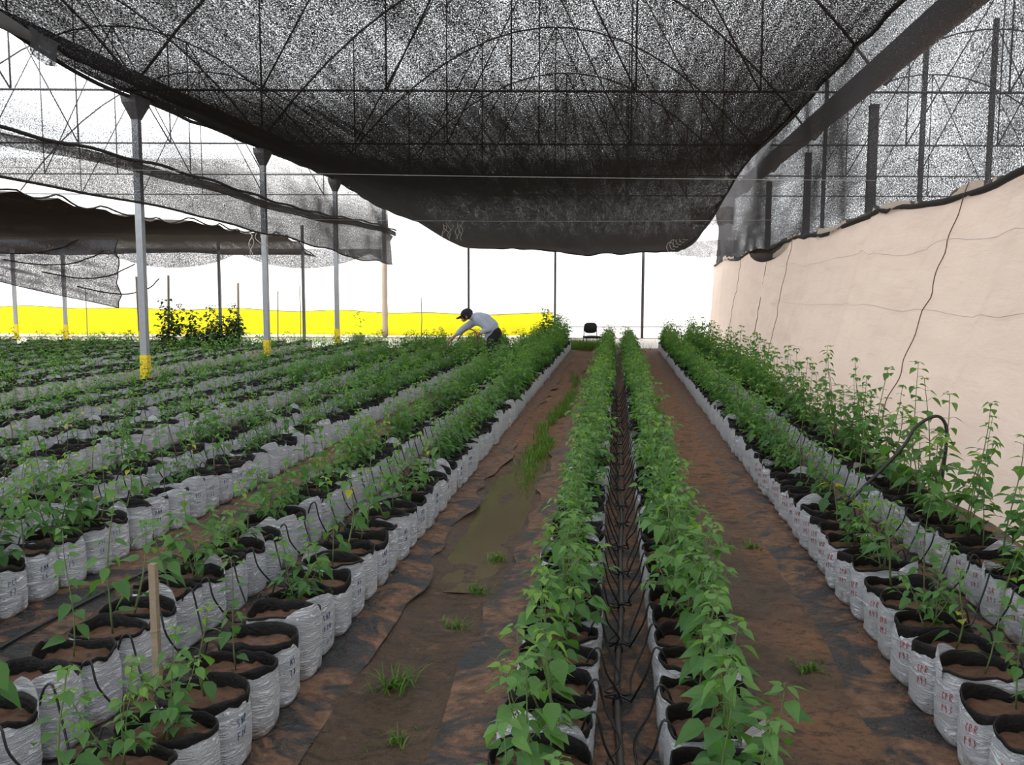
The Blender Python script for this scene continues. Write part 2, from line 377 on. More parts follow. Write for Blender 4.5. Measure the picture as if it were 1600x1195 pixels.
# ------------------------------------------------------------------ frame: posts, gutters, trusses
XL, XR = -8.42, 4.65
FR = [-6.5, -.8, 4.9, 10.6, 16.3, 22.0, 27.7, 33.3]
ORD = ['zeroth', 'first', 'second', 'third', 'fourth', 'fifth', 'sixth', 'seventh', 'eighth', 'ninth', 'tenth', 'eleventh', 'twelfth', 'thirteenth', 'fourteenth', 'fifteenth', 'sixteenth', 'seventeenth', 'eighteenth', 'nineteenth']
def ordw(n):
    if n < 20: return ORD[n]
    tens = ['', '', 'twent', 'thirt', 'fort', 'fift', 'sixt', 'sevent', 'eight', 'ninet']
    return tens[n // 10] + ('ieth' if n % 10 == 0 else 'y-' + ORD[n % 10])
def post(x, y, h, w, label, band=None, base=0.0, mat='steel', sleeve=None, name='greenhouse_post', group='square steel posts'):
    r = empty(name, (x, y, 0))
    b = MB(); b.box((0, 0, (h + base) / 2), (w, w, h - base)); b.build('shaft', M[mat], r, False)
    if band:
        b = MB(); b.box((0, 0, (band[0] + band[1]) / 2), (w + .02, w + .02, band[1] - band[0])); b.build('yellow_band', M['band'], r, False)
    if w == .12:                                          # flared clump of netting at the post top, built solid
        b = MB(); V = [(sx * a, sy * c, z) for z, a, c in ((h - .34, .065, .065), (h - .08, .13, .24), (h + .04, .14, .26)) for sx, sy in ((-1, -1), (1, -1), (1, 1), (-1, 1))]
        b.add(V, [(i * 4 + j, i * 4 + (j + 1) % 4, i * 4 + 4 + (j + 1) % 4, i * 4 + 4 + j) for i in range(2) for j in range(4)] + [(8, 9, 10, 11)]); b.build('net_clump', M['steel_dark'], r, False)
    if sleeve:
        b = MB(); b.tube([(0, 0, z) for z in np.linspace(.05, sleeve, 12)], [.105 + .006 * sin(k * 2.1) for k in range(12)], 14); b.build('sleeve', M['sleeve'], r)
    tag(r, label, 'post', group); return r
post(XL, 15.25, 5.0, .12, 'thick grey post with a yellow foot band, closest of the tall posts', (0, .52))
post(XL, 20.95, 5.0, .12, 'grey post with yellow foot, second along the bay line of tall posts', (0, .50))
post(XL, 26.5, 5.0, .12, 'grey post with yellow foot, third along the bay line of tall posts', (.0, .55))
post(XL, 32.2, 5.0, .12, 'post wrapped in a pale beige sleeve before the yellow sheet', sleeve=2.75)
for k, yy in enumerate((17.5, 23.2, 28.9)):
    post(XR, yy, 5.1, .15, 'dark post standing behind the netting over the beige wall, %s along' % ORD[k + 1], mat='steel_dark')
for k, (px, yy) in enumerate(((1290, 19.5), (1442, 17.0), (1548, 15.5))):
    p = at_y(px, 200, yy)
    post(p[0], yy, 6.0, .07, 'thin dark pole seen through the netting above the beige wall, %s from the far end' % ORD[k + 1], mat='steel_dark', name='support_pole', group='thin poles outside the beige wall')
for px, lab in ((734, 'thin pole at the back wall just behind the bending person'), (867, 'thin pole at the back wall where the yellow sheet ends'), (1005, 'dark pole at the back wall behind the row beside the bare path')):
    p = at_y(px, 450, back_y(-3) - .25)
    post(p[0], back_y(p[0]) - .22, 3.6, .10 if px > 1000 else .075, lab, mat='steel_dark', name='support_pole', group='thin poles at the back wall')
for px, lab in ((343, 'slim dark pole rising out of the dark shrub'), (474, 'slim dark pole by the yellow sheet between two tall posts')):
    p = at_y(px, 450, 29.5)
    post(p[0], 29.5, 3.9, .085, lab, mat='steel_dark', name='support_pole', group='slim poles by the yellow sheet')
for px, lab in ((22, 'grey pole with yellow foot under the torn hanging net, outer one'), (100, 'grey pole with yellow foot under the torn hanging net, inner one')):
    p = at_y(px, 450, 28.5)
    post(p[0], 28.5, 4.4, .10, lab, (.0, .55), name='support_pole', group='grey poles under the torn net')
for px, top, yy, lab in ((213, 432, 22.5, 'leaning bamboo cane directly behind the thick grey post'), (263, 430, 23, 'upright bamboo cane at the near end of the dark shrub'), (372, 442, 24.5, 'bamboo cane with yellow foot standing past the dark shrub'), (434, 455, 27.5, 'short thin cane behind the second tall post')):
    p = at_y(px, top, yy); q = at_y(px + (7 if px == 213 else 1), 560, yy)
    r = empty('bamboo_cane', (q[0], yy, 0)); b = MB(); b.tube([(0, 0, 0), ((p[0] - q[0]) * .5, 0, p[2] * .5), (p[0] - q[0], 0, p[2])], .032 if px != 434 else .018, 7); b.build('cane', M['wood'], r)
    if px != 434: b = MB(); b.tube([(0, 0, .01), (0, 0, .62)], .045, 8); b.build('yellow_band', M['band'], r)
    tag(r, lab, 'cane', 'bamboo canes')
for px, py, yy, lab in ((133, 450, 30, 'thin bare stick standing over the yellow sheet near the torn net'), (658, 464, 32.2, 'thin bare stick standing over the yellow sheet beyond the sleeve-wrapped post'), (468, 446, 30.5, 'thin bare stick beside the slim dark pole')):
    p = at_y(px, py, yy); b = MB(); b.tube([(0, 0, 0), (.02, 0, p[2] * .5), (0, 0, p[2])], .016, 6)
    o = b.build('thin_stick', M['wood']); o.location = (p[0], yy, 0); tag(o, lab, 'stick', 'thin sticks by the yellow sheet')

for x0, x1, lab in ((-8.30, -8.02, 'dark roof gutter over the line of tall posts'), (3.95, 4.60, 'dark roof gutter above the beige fabric wall')):
    b = MB(); b.grid(lambda u, v: (x0 + (x1 - x0) * v, -8 + 42 * u, 5.32 - .20 * sin(pi * v)), 60, 8)
    o = tag(b.build('roof_gutter', M['steel']), lab, 'gutter', kind='structure')
for k, yk in enumerate(FR):
    r = empty('roof_truss', (0, yk, 0))
    for (a, c) in ((XL - 13.07, XL), (XL, XR), (XR, XR + 13.07)):
        xc, hw = (a + c) / 2, (c - a) / 2
        arch = lambda x: 5.30 + 4.2 * (1 - ((x - xc) / hw) ** 2)
        P = lambda x, z: (x, SK * x, z)
        b = MB(); b.tube([P(a, 5.18), P(xc, 5.18), P(c, 5.18)], .022, 6); b.build('bottom_chord', M['steel_dark'], r)
        b = MB(); b.tube([P(x, arch(x)) for x in np.linspace(a, c, 18)], .026, 6); b.build('arch', M['steel_dark'], r)
        b = MB(); xs = np.linspace(a, c, 7)
        for i, x in enumerate(xs[1:-1]): b.tube([P(x, 5.18), P(x, arch(x))], .018, 5)
        for i in range(1, 5):
            h0, h1 = (5.18, arch(xs[i + 1])) if i < 3 else (arch(xs[i]), 5.18)
            b.tube([P(xs[i], h0), P(xs[i + 1], h1)], .018, 5)
        b.build('web_bars', M['steel_dark'], r)
    tag(r, 'dark steel roof truss seen through the shade net, %s from the near end' % ORD[k + 1], 'roof truss', 'roof trusses', kind='structure')

# ------------------------------------------------------------------ nets
def roof_net(u, v):
    y = -14 + 47.0 * u
    xl, zl = -8.42, 5.06 - .36 * sst(26, 32.6, y) + .42 * (1 - sst(9.5, 14.5, y))
    xr = 3.5 - 1.3 * sst(17, 34, y) ** 1.3; zr = 5.32 - .30 * sst(15, 25, y) - 1.75 * sst(22, 33.5, y)
    s = v; edge = zl + (zr - zl) * s
    par = 4 * s * (1 - s)
    sag = (.50 + .25 * sst(8, 24, y)) * par
    z = edge - sag
    tr = zl + (3.2 - zl) * sst(0, .32, s)                 # the far end hangs as a trough
    if zr < 3.6: pass
    k = sst(23, 33, y); z = z * (1 - k) + min(z, tr) * k
    z += (.05 + .05 * k) * vnoise(v * 16, y * .22, 2) * par + .06 * sin(v * pi * 1) * vnoise(0, y * .35, 5)
    x = xl + (xr - xl) * v
    return (x, y + SK * .6 * (x + 2) * sst(20, 33, y), z)
b = MB(); b.grid(roof_net, 120, 90)
nr = tag(b.build('shade_canopy', M['net_roof']), 'huge black shade net sagging overhead across the whole bay', 'shade net')
for v in (0, 1):
    b = MB(); b.tube([np.array(roof_net(u, v)) + (0, 0, -.02 + .03 * vnoise(u * 60, v)) for u in np.linspace(0, 1, 160)], .034, 6); b.build('edge_hem', M['hem'], nr)
b = MB(); b.tube([np.array(roof_net(1, v)) + (0, 0, .02 * vnoise(v * 30, 1)) for v in np.linspace(0, 1, 90)], .05, 6); b.build('edge_hem', M['hem'], nr)
def left_cur(u, v):
    y = -10 + 42.2 * u
    zb = 3.12 - .12 * sst(15, 22, y) - .30 * sst(20, 30, y) + .05 * vnoise(y * .6, 1)
    z = 5.05 + (zb - 5.05) * v
    return (XL + .17 + .10 * sin(v * pi) * sin(y * .9) + .14 * v + .05 * vnoise(y * 1.3, v * 4, 2) + .16 * math.exp(-((z - 3.66) / .08) ** 2), y, z)
b = MB(); b.grid(left_cur, 170, 26)
lc = tag(b.build('shade_curtain', M['net_open']), 'grey shade net curtain hanging along the line of tall posts', 'shade net')
def hemz(y): return 3.66 + .05 * sin(y * .5) + .10 * sst(24, 32, y)
b = MB(); b.grid(lambda u, v: (XL + .42 + .03 * sin(v * pi), -10 + 42.2 * u, hemz(-10 + 42.2 * u) - .06 + .17 * v + .02 * sin(u * 60)), 80, 4); b.build('rolled_fold', M['net_dark'], lc)
b = MB(); b.tube([(XL + .45, y, hemz(y) + .14 + .02 * sin(y * 3)) for y in np.linspace(-10, 32.2, 140)], .028, 6); b.build('edge_hem', M['hem'], lc)
b = MB(); b.tube([np.array(left_cur(u, 1)) for u in np.linspace(0, 1, 90)], .022, 6); b.build('edge_hem', M['hem'], lc)

def right_cur(u, v):
    y = -8 + 41.3 * u
    zb = 2.72 + .05 * sin(y * 1.1) - .03
    zt = 5.30 - .5 * sst(24, 33, y); z = zt + (zb - zt) * v
    return (3.5 + .10 * sin(v * pi) * sin(y * .8) + .05 * vnoise(y * 1.2, v * 5, 4), y, z)
b = MB(); b.grid(right_cur, 130, 26)
rc = tag(b.build('shade_curtain', M['net_side']), 'grey shade net curtain hanging above the beige fabric wall', 'shade net')
b = MB(); b.tube([np.array(right_cur(u, 1)) + (-.03, 0, .02 * vnoise(u * 90, 2)) for u in np.linspace(0, 1, 150)], .035, 6); b.build('edge_hem', M['hem'], rc)
# cross folds at the far right corner
def cross(z0, z1, x0, x1, y, sag, seed):
    def fn(u, v):
        x = x0 + (x1 - x0) * u
        return (x, y + .05 * vnoise(u * 9, v * 2, seed), z0 + (z1 - z0) * v - sag * sin(pi * min(1, u * 1.0)) * (1 - v) + .03 * vnoise(u * 7, 0, seed))
    return fn
b = MB(); b.grid(cross(2.98, 3.42, 1.95, 4.0, 31.0, .12, 3), 30, 6)
o = tag(b.build('shade_curtain', M['net_dark']), 'low dark band of net crossing the corner above the beige wall', 'shade net')
b = MB(); b.grid(cross(3.75, 4.25, 2.2, 3.5, 28.0, .05, 6), 30, 6)
tag(b.build('shade_curtain', M['net_dark']), 'upper dark band of net crossing the corner above the beige wall', 'shade net')
# pouch of net hanging at the corner
def pouch(u, v):
    p0, p1 = at_y(1170, 395, 22), at_y(1243, 376, 19)
    p = p0 + (p1 - p0) * u; return (p[0] + .10 * sin(pi * v), p[1], p[2] - (.30 * math.sin(pi * min(1, u ** .8)) ** .8) * v + .05 * (1 - v) * sin(u * 9))
b = MB(); b.grid(pouch, 20, 8); tag(b.build('shade_curtain', M['net_dark']), 'bulging pouch of dark net tied at the top edge of the beige wall', 'shade net')

def flap(u, v):
    p = at_y(44, 46, 11.6) + (at_y(90, 74, 12.1) - at_y(44, 46, 11.6)) * u
    return (p[0] + .03 * sin(u * 9 + v * 3), p[1], p[2] - (.36 - .10 * abs(u - .5) * 2) * v + .05 * (1 - v))
b = MB(); b.grid(flap, 14, 6); tag(b.build('shade_curtain', M['net_pale']), 'ragged scrap of grey net dangling from the edge of the overhead net', 'shade net')
# horizontal dark sheet of the neighbouring bay
def low_sheet(u, v):
    y = -6 + 36.5 * u; x = -10.25 - 14 * v
    sc = .10 * abs(sin(y * 2.4)) * (1 - sst(0, .03, v))
    return (x + .5 * (1 - sst(0, .1, v)) * vnoise(y * .5, 2) * .4, y + SK * .5 * (x + 10), 3.42 - .10 * sin(pi * ((y - 10) % 5.6) / 5.6) - sc + .05 * vnoise(v * 9, y * .5, 3) - .35 * sst(28.5, 30.5, y))
b = MB(); b.grid(low_sheet, 150, 36)
ls = tag(b.build('shade_canopy', M['net_dark']), 'dark flat shade sheet with scalloped edge spread over the neighbouring bay', 'shade net')
b = MB(); b.tube([np.array(low_sheet(u, 0)) + (0, 0, .04 + .03 * sin(u * 130)) for u in np.linspace(0, 1, 160)], .02, 5); b.build('edge_hem', M['hem'], ls)
def val(u, v):
    x = -17.3 + 9.2 * u; y = 30.6 + SK * (x + 8)
    dr = .12 + .55 * abs(sin(u * pi * 2.05 + .15)) ** .7
    return (x, y + .05 * sin(u * 40) * v, 3.15 - dr * v)
b = MB(); b.grid(val, 70, 6); tag(b.build('shade_curtain', M['net_pale']), 'pale scalloped strip of net hanging over the yellow sheet', 'shade net')
def torn(u, v):
    x0, x1 = -20.6, -15.75; x = x0 + (x1 - x0) * u; y = 26.0 + SK * (x + 8) + 2.0
    zb = 2.35 - 1.2 * u ** .8
    return (x, y + .10 * sin(v * 14 + u * 9) + .06 * sin(v * 25 - u * 12), 3.3 + (zb - 3.3) * v)
b = MB(); b.grid(torn, 50, 30)
tn = tag(b.build('shade_curtain', M['net_pale']), 'torn grey net draped in curved folds before two grey poles', 'shade net')
b = MB(); b.tube([np.array(torn(1, v)) for v in np.linspace(0, 1, 12)], .02, 5); b.tube([np.array(torn(u, 1)) for u in np.linspace(0, 1, 24)], .015, 5); b.build('edge_hem', M['hem'], tn)
for k in range(4):
    b = MB(); b.tube([np.array(torn(.25 * k + .75 * u * (1 - .1 * k), max(0, min(1, (.35 + .17 * k) * (1 - (1 - u) ** 2 * .1) - .35 * (u ** 3)))) ) + (0, -.03, 0) for u in np.linspace(0, 1, 20)], .022, 5); b.build('fold', M['hem'], tn)
# strings
def string(p, q, sag, label, r=.0036):
    p, q = np.array(p, float), np.array(q, float); b = MB()
    b.tube([p + (q - p) * t + np.array([0, 0, -sag * 4 * t * (1 - t)]) for t in np.linspace(0, 1, 24)], r, 4)
    tag(b.build('string_line', M['string']), label, 'string', 'pale strings under the nets')
string((-13, 12.2, 3.6), (3.4, 12.6, 3.15), .05, 'long pale string stretched across the bay under the shade net')
string((-8.2, 19, 3.25), (3.4, 20, 3.22), .04, 'second pale string stretched across the bay, lower and farther back')
string((-12, 16, 4.5), (-8.1, 31, 3.3), .05, 'thin pale string slanting down beside the grey net curtain')
def tatter(px, py, y, n, ln, label, seed):
    rr = random.Random(seed); c = at_y(px, py, y); b = MB()
    for i in range(n):
        s = c + (rr.uniform(-.35, .35), 0, rr.uniform(-.05, .1)); L = ln * rr.uniform(.4, 1.1); w = rr.uniform(-.15, .15)
        b.tube([s + (w * t + .05 * sin(t * 6 + i), .02 * i / n, -L * t) for t in np.linspace(0, 1, 9)], .007, 4)
    tag(b.build('string_tatters', M['string']), label, 'loose strings', 'loose string ends')
tatter(402, 366, 20.8, 9, .45, 'loose pale strings dangling beside the top of the second tall post', 3)
tatter(706, 350, 27, 9, .55, 'loose pale strings dangling from the far fold of the net', 4)
for k in range(9):
    t = k / 8; c = at_y(1047 + 38 * t, 386 - 30 * t, 29.5); b = MB()
    b.tube([c + (.11 * cos(a) + .03 * t, -.03, .16 * sin(a)) for a in np.linspace(0, 5.2, 12)], .010, 4)
    tag(b.build('lacing_loop', M['string']), 'pale loop of cord lacing the net edge at the far corner', 'cord loop', 'lacing loops at the far corner')

# ------------------------------------------------------------------ grow bags
NB = 9
BH = [.262, .268, .255, .275, .262, .250, .27, .262, .258]
FOLD = [.042, .016, .030, .012, .050, .020, .036, .014, .024]
FLAP = {3: -.5, 5: 2.4, 8: 1.2}
def bag_r(var, a, t):
    """Outline factor of bag `var` at angle a, height share t; returns x, y."""
    n = 3.3 - .5 * t
    c, s = cos(a), sin(a)
    k = (abs(c) ** n + abs(s) ** n) ** (-1 / n)
    pr = .88 + .085 * sst(0, .07, t) + .045 * sin(pi * min(1, t * .95) ** 1.3) - .015 * sst(.72, .95, t) + .01 * sst(.94, 1, t)
    cr = vnoise(cos(a) * 1.7 + var * 9, t * 7.5 + 1.3 * sin(a + var) + sin(a) * 1.2, var + 3)
    crease = max(0, 1 - abs(cr) * 6) * sst(.02, .12, t) * (.35 + .65 * t)
    w = .030 * vnoise(cos(a) * 1.4 + var * 9, sin(a) * 1.4 + t * 1.7, var) - .020 * crease + .012 * vnoise(cos(a) * 5, sin(a) * 5 + t * 9, var + 6) + .020 * vnoise(cos(a) * 3.2 + 5, sin(a) * 3.2, var + 2) * t
    w += .05 * (1 - sst(0, .12, t)) * max(0, abs(cos(2 * (a - pi / 4))) - .55)
    return .156 * k * c * (pr + w), .118 * k * s * (pr + w)
def bag_top(var, a): return BH[var] + .009 * sin(2 * a + var * 1.3) + .007 * sin(3 * a + var * 2.1) + .010 * vnoise(cos(a) * 4, sin(a) * 4, var)
def bag_meshes(var, seg=56, rings=24, suffix=True):
    A = [2 * pi * k / seg for k in range(seg)]; b = MB(); V = []
    for i in range(rings + 1):
        t = i / rings
        for a in A:
            x, y = bag_r(var, a, t); V.append((x, y, (bag_top(var, a) - .006) * t))
    f = [(i * seg + k, i * seg + (k + 1) % seg, (i + 1) * seg + (k + 1) % seg, (i + 1) * seg + k) for i in range(rings) for k in range(seg)]
    f.append(tuple(range(seg))[::-1]); b.add(V, f)
    if var in FLAP:                                      # a corner of the white outside pulled up
        a0 = FLAP[var]; V = []; n = 12
        for i in range(n + 1):
            a = a0 + (i / n - .5) * 1.5; x, y = bag_r(var, a, 1); h = .060 * math.sin(pi * i / n) ** 1.2
            V += [(x * 1.03, y * 1.03, bag_top(var, a) - .045), (x * 1.05, y * 1.05, bag_top(var, a) - .004 + h * .5), (x * 1.02, y * 1.02, bag_top(var, a) + h)]
        b.add(V, [(3 * i + j, 3 * i + 3 + j, 3 * i + 4 + j, 3 * i + 1 + j) for i in range(n) for j in range(2)])
    bag = b.mesh('bag', M['bag'])
    b = MB(); V = []
    prof = ((1.022, -1.0), (1.034, -.45), (1.022, -.05), (1.006, .0), (.988, -.003), (.970, -.02), (.945, -.085))
    for j, (k, dz) in enumerate(prof):
        for a in A:
            x, y = bag_r(var, a, 1); zt = bag_top(var, a)
            fo = FOLD[var] * (1 + .45 * vnoise(cos(a) * 3, sin(a) * 3, var + 8))
            V.append((x * k, y * k, zt + .004 + (dz * fo if dz in (-1.0, -.45, -.05) else dz)))
    b.add(V, [(j * seg + i, j * seg + (i + 1) % seg, (j + 1) * seg + (i + 1) % seg, (j + 1) * seg + i) for j in range(len(prof) - 1) for i in range(seg)])
    rim = b.mesh('folded_rim', M['black'])
    b = MB(); V = [(0, 0, BH[var] - .026)]; q = (.2, .42, .62, .8, .955)
    for j, k in enumerate(q):
        for a in A:
            x, y = bag_r(var, a, 1); V.append((x * k, y * k, BH[var] - .032 + .012 * vnoise(x * k * 38, y * k * 38, var) - .012 * k))
    f = [(0, 1 + i, 1 + (i + 1) % seg) for i in range(seg)] + [(1 + j * seg + i, 1 + (j + 1) * seg + i, 1 + (j + 1) * seg + (i + 1) % seg, 1 + j * seg + (i + 1) % seg) for j in range(len(q) - 1) for i in range(seg)]
    b.add(V, f); soil = b.mesh('soil', M['soil'])
    return bag, rim, soil
BAGS = [bag_meshes(k) for k in range(NB)]

# marker writing: strokes of hand lettering laid on a bag's side
GL = {'S': [[(.5, .9), (.2, 1), (.05, .75), (.45, .45), (.4, .1), (.05, .05)]], 'N': [[(.05, 0), (.08, 1)], [(.08, 1), (.5, .05)], [(.5, .05), (.52, 1)]], 'P': [[(.08, 0), (.08, 1), (.45, .92), (.5, .65), (.1, .5)]],
      'F': [[(.1, 0), (.1, 1), (.55, 1)], [(.1, .55), (.45, .55)]], '1': [[(.1, .8), (.3, 1), (.28, 0)]], '4': [[(.4, 0), (.4, 1), (.05, .4), (.55, .4)]], 'C': [[(.5, .85), (.25, 1), (.05, .5), (.25, 0), (.52, .12)]],
      'R': [[(.08, 0), (.08, 1), (.45, .92), (.48, .65), (.1, .52), (.52, 0)]], '9': [[(.48, .75), (.25, 1), (.08, .75), (.3, .55), (.48, .75), (.42, 0)]], '3': [[(.08, .95), (.45, .9), (.2, .55), (.5, .3), (.08, .02)]],
      'T': [[(.0, 1), (.58, .97)], [(.3, 1), (.28, 0)]], '6': [[(.45, 1), (.1, .5), (.12, .1), (.42, .1), (.42, .42), (.1, .4)]], '7': [[(.05, 1), (.5, 1), (.2, 0)]], 'K': [[(.08, 0), (.08, 1)], [(.5, 1), (.1, .5), (.52, 0)]],
      'H': [[(.08, 0), (.08, 1)], [(.5, 0), (.5, 1)], [(.08, .5), (.5, .52)]], '5': [[(.5, 1), (.12, 1), (.1, .6), (.45, .55), (.45, .1), (.05, .05)]], '0': [[(.28, 1), (.05, .5), (.28, 0), (.5, .5), (.28, 1)]], 'M': [[(.05, 0), (.1, 1), (.3, .4), (.5, 1), (.55, 0)]]}
WR = {}
def writing(var, lines, a0, ink):
    key = (var, lines, round(a0, 2), ink)
    if key in WR: return WR[key]
    b = MB(); rr = random.Random(str(key))
    for li, txt in enumerate(lines):
        hgt = .027; adv = .021; w = len(txt) * adv
        for ci, ch in enumerate(txt):
            for st in GL[ch]:
                pts = []
                for (p, q), (p2, q2) in zip(st[:-1], st[1:]):
                    for k in range(4): pts.append((p + (p2 - p) * k / 4, q + (q2 - q) * k / 4))
                pts.append(st[-1]); P = []
                for p, q in pts:
                    s = ci * adv + p * hgt * .75 - w / 2; z = .168 - li * .048 + q * hgt + s * .15 + rr.uniform(-.0004, .0004)
                    a = a0 + s / .15
                    x, y = bag_r(var, a, z / (bag_top(var, a) - .006)); r = math.hypot(x, y); P.append((x * (1 + .0015 / r), y * (1 + .0015 / r), z))
                b.tube(P, .0012, 5)
    WR[key] = b.mesh('marker_writing', M[ink]); return WR[key]

# ------------------------------------------------------------------ plants
def leaf_geo(L, w, droop, fold, low):
    """Pointed heart-shaped leaf along +x, its midrib curving down."""
    if low:
        return np.array([(0, 0, 0), (.36 * L, w * .5, -.02 * L + fold * w), (.36 * L, -w * .5, -.02 * L + fold * w), (L, 0, -droop * L)]), [(0, 3, 1), (0, 2, 3)]
    ts = (0, .10, .28, .50, .74, 1.0); ws = (.0, .34, .50, .42, .20, 0)
    V = []; 
    for t, q in zip(ts, ws):
        zc = -droop * L * t * t
        V += [(t * L - (.05 * L if t == .10 else 0), q * w, zc + fold * q * w), (t * L, 0, zc), (t * L - (.05 * L if t == .10 else 0), -q * w, zc + fold * q * w)]
    f = []
    for i in range(5):
        for j in range(2): f.append((3 * i + j, 3 * i + 3 + j, 3 * i + 4 + j, 3 * i + 1 + j))
    return np.array(V), f
def orient(V, pos, az, pitch, rollv):
    cr, sr = cos(rollv), sin(rollv); V = V @ np.array([[1, 0, 0], [0, cr, sr], [0, -sr, cr]])
    cp, sp = cos(pitch), sin(pitch); V = V @ np.array([[cp, 0, sp], [0, 1, 0], [-sp, 0, cp]])
    ca, sa = cos(az), sin(az); V = V @ np.array([[ca, sa, 0], [-sa, ca, 0], [0, 0, 1]])
    return V + pos
def plant(seed, H, nstem, npair, L0, spread, lean=.08, low=False, topdense=.3, wr=.66, yel=.0):
    """A leafy plant: stems, side shoots, leaves on stalks. Returns two builders: stems, foliage."""
    rr = random.Random(seed); S, Fo = MB(), MB(); seg = 3 if low else 5
    def put(pos, az, L, up, tone):
        pet = L * rr.uniform(.30, .6); d = np.array([cos(az) * cos(up), sin(az) * cos(up), sin(up)]); e = pos + d * pet
        if not low: S.tube([pos, (pos + e) / 2 + (0, 0, .004), e], .0012, 3, cap=False)
        V, f = leaf_geo(L, L * wr * rr.uniform(.85, 1.15), rr.uniform(.10, .42), rr.uniform(.10, .38), low)
        Fo.add(orient(V, e, az + rr.uniform(-.3, .3), rr.uniform(-.75, .25), rr.uniform(-.4, .4)), f, 0, tone)
    for s in range(nstem):
        a = rr.uniform(0, 2 * pi); h = H * (1 if s == 0 else rr.uniform(.55, .95)); ln = lean * rr.uniform(.3, 1.3) + (0 if s == 0 else spread * .35)
        base = np.array([rr.uniform(-.02, .02), rr.uniform(-.02, .02), 0]); k1, k2 = rr.uniform(0, 6), rr.uniform(0, 6)
        P = lambda t: base + np.array([cos(a) * ln * t + .012 * sin(t * 5 + k1), sin(a) * ln * t + .012 * sin(t * 5 + k2), h * t])
        S.tube([P(t) for t in np.linspace(0, 1, 7 if not low else 4)], np.linspace(.0045, .0016, 7 if not low else 4), seg)
        az = rr.uniform(0, 6.28)
        for i in range(npair):
            t = .12 + .88 * ((i + rr.uniform(.0, .6)) / npair); t = min(t, 1); az += 2.4 + rr.uniform(-.5, .5)
            L = L0 * (1.0 - .45 * t ** 2) * rr.uniform(.7, 1.2)
            tone = min(1, max(0, .28 + .40 * t + rr.uniform(-.14, .14) + (.45 if rr.random() < yel else 0)))
            bl = spread * (1 - .55 * t) * rr.uniform(.4, 1.0)
            if bl > .05 and rr.random() < .6:            # side shoot with leaves of its own
                q = P(t); e = q + np.array([cos(az) * bl, sin(az) * bl, bl * rr.uniform(.25, .8)])
                S.tube([q, (q + e) / 2 + (0, 0, .01), e], [.0022, .0018, .0012], 3 if low else 4, cap=False)
                for m in range(3 if low else 5):
                    w = .35 + .65 * m / (2 if low else 4); put(q + (e - q) * w, az + rr.uniform(-1.5, 1.5), L * (1 - .25 * w), rr.uniform(-.1, .7), min(1, tone + .12 * w))
            else: put(P(t), az, L, rr.uniform(0, .6), tone)
            if i > npair * .2: put(P(t), az + pi + rr.uniform(-.5, .5), L * .9, rr.uniform(0, .6), min(1, tone + .05))
        for i in range(5): put(P(1), i * 1.26 + a, L0 * rr.uniform(.3, .5), rr.uniform(.2, .9), .80)
    return S, Fo
KINDS = {
    'bushy': dict(H=.44, nstem=3, npair=7, L0=.085, spread=.15),
    'tall': dict(H=.62, nstem=1, npair=9, L0=.092, spread=.06, lean=.10),
    'tallbush': dict(H=.72, nstem=3, npair=9, L0=.085, spread=.12),
    'broad': dict(H=.47, nstem=2, npair=7, L0=.108, spread=.08),
    'sparse': dict(H=.31, nstem=1, npair=6, L0=.080, spread=.05, yel=.04),
    'fine': dict(H=.40, nstem=4, npair=8, L0=.055, spread=.13, wr=.42),
    'tiny': dict(H=.10, nstem=1, npair=3, L0=.050, spread=.0),
    'giant': dict(H=.92, nstem=1, npair=9, L0=.095, spread=.12, lean=.05),
}
NV = {'broad': 3, 'bushy': 5, 'tall': 4, 'tallbush': 4, 'sparse': 5, 'fine': 2, 'tiny': 2, 'giant': 2}
HI, LO = {}, {}
for kd, n in NV.items():
    HI[kd] = []; LO[kd] = []
    for i in range(n):
        s, f = plant(100 + i * 7 + len(kd) * 31, low=False, **KINDS[kd])
        HI[kd].append((s.mesh('plant_stem', M['stem']), f.mesh('foliage', M['leaf'], False, True)))
        p = dict(KINDS[kd]); p['L0'] *= 1.15
        s, f = plant(500 + i * 7 + len(kd) * 31, low=True, **p)
        LO[kd].append((s, f))
DESC = {'broad': 'broad-leaved green plant', 'bushy': 'bushy green plant', 'tall': 'thin upright plant', 'tallbush': 'tall leafy plant', 'sparse': 'small sparse plant', 'fine': 'fine-leaved bushy plant', 'tiny': 'tiny seedling', 'giant': 'very tall plant', 'none': 'bare soil only'}

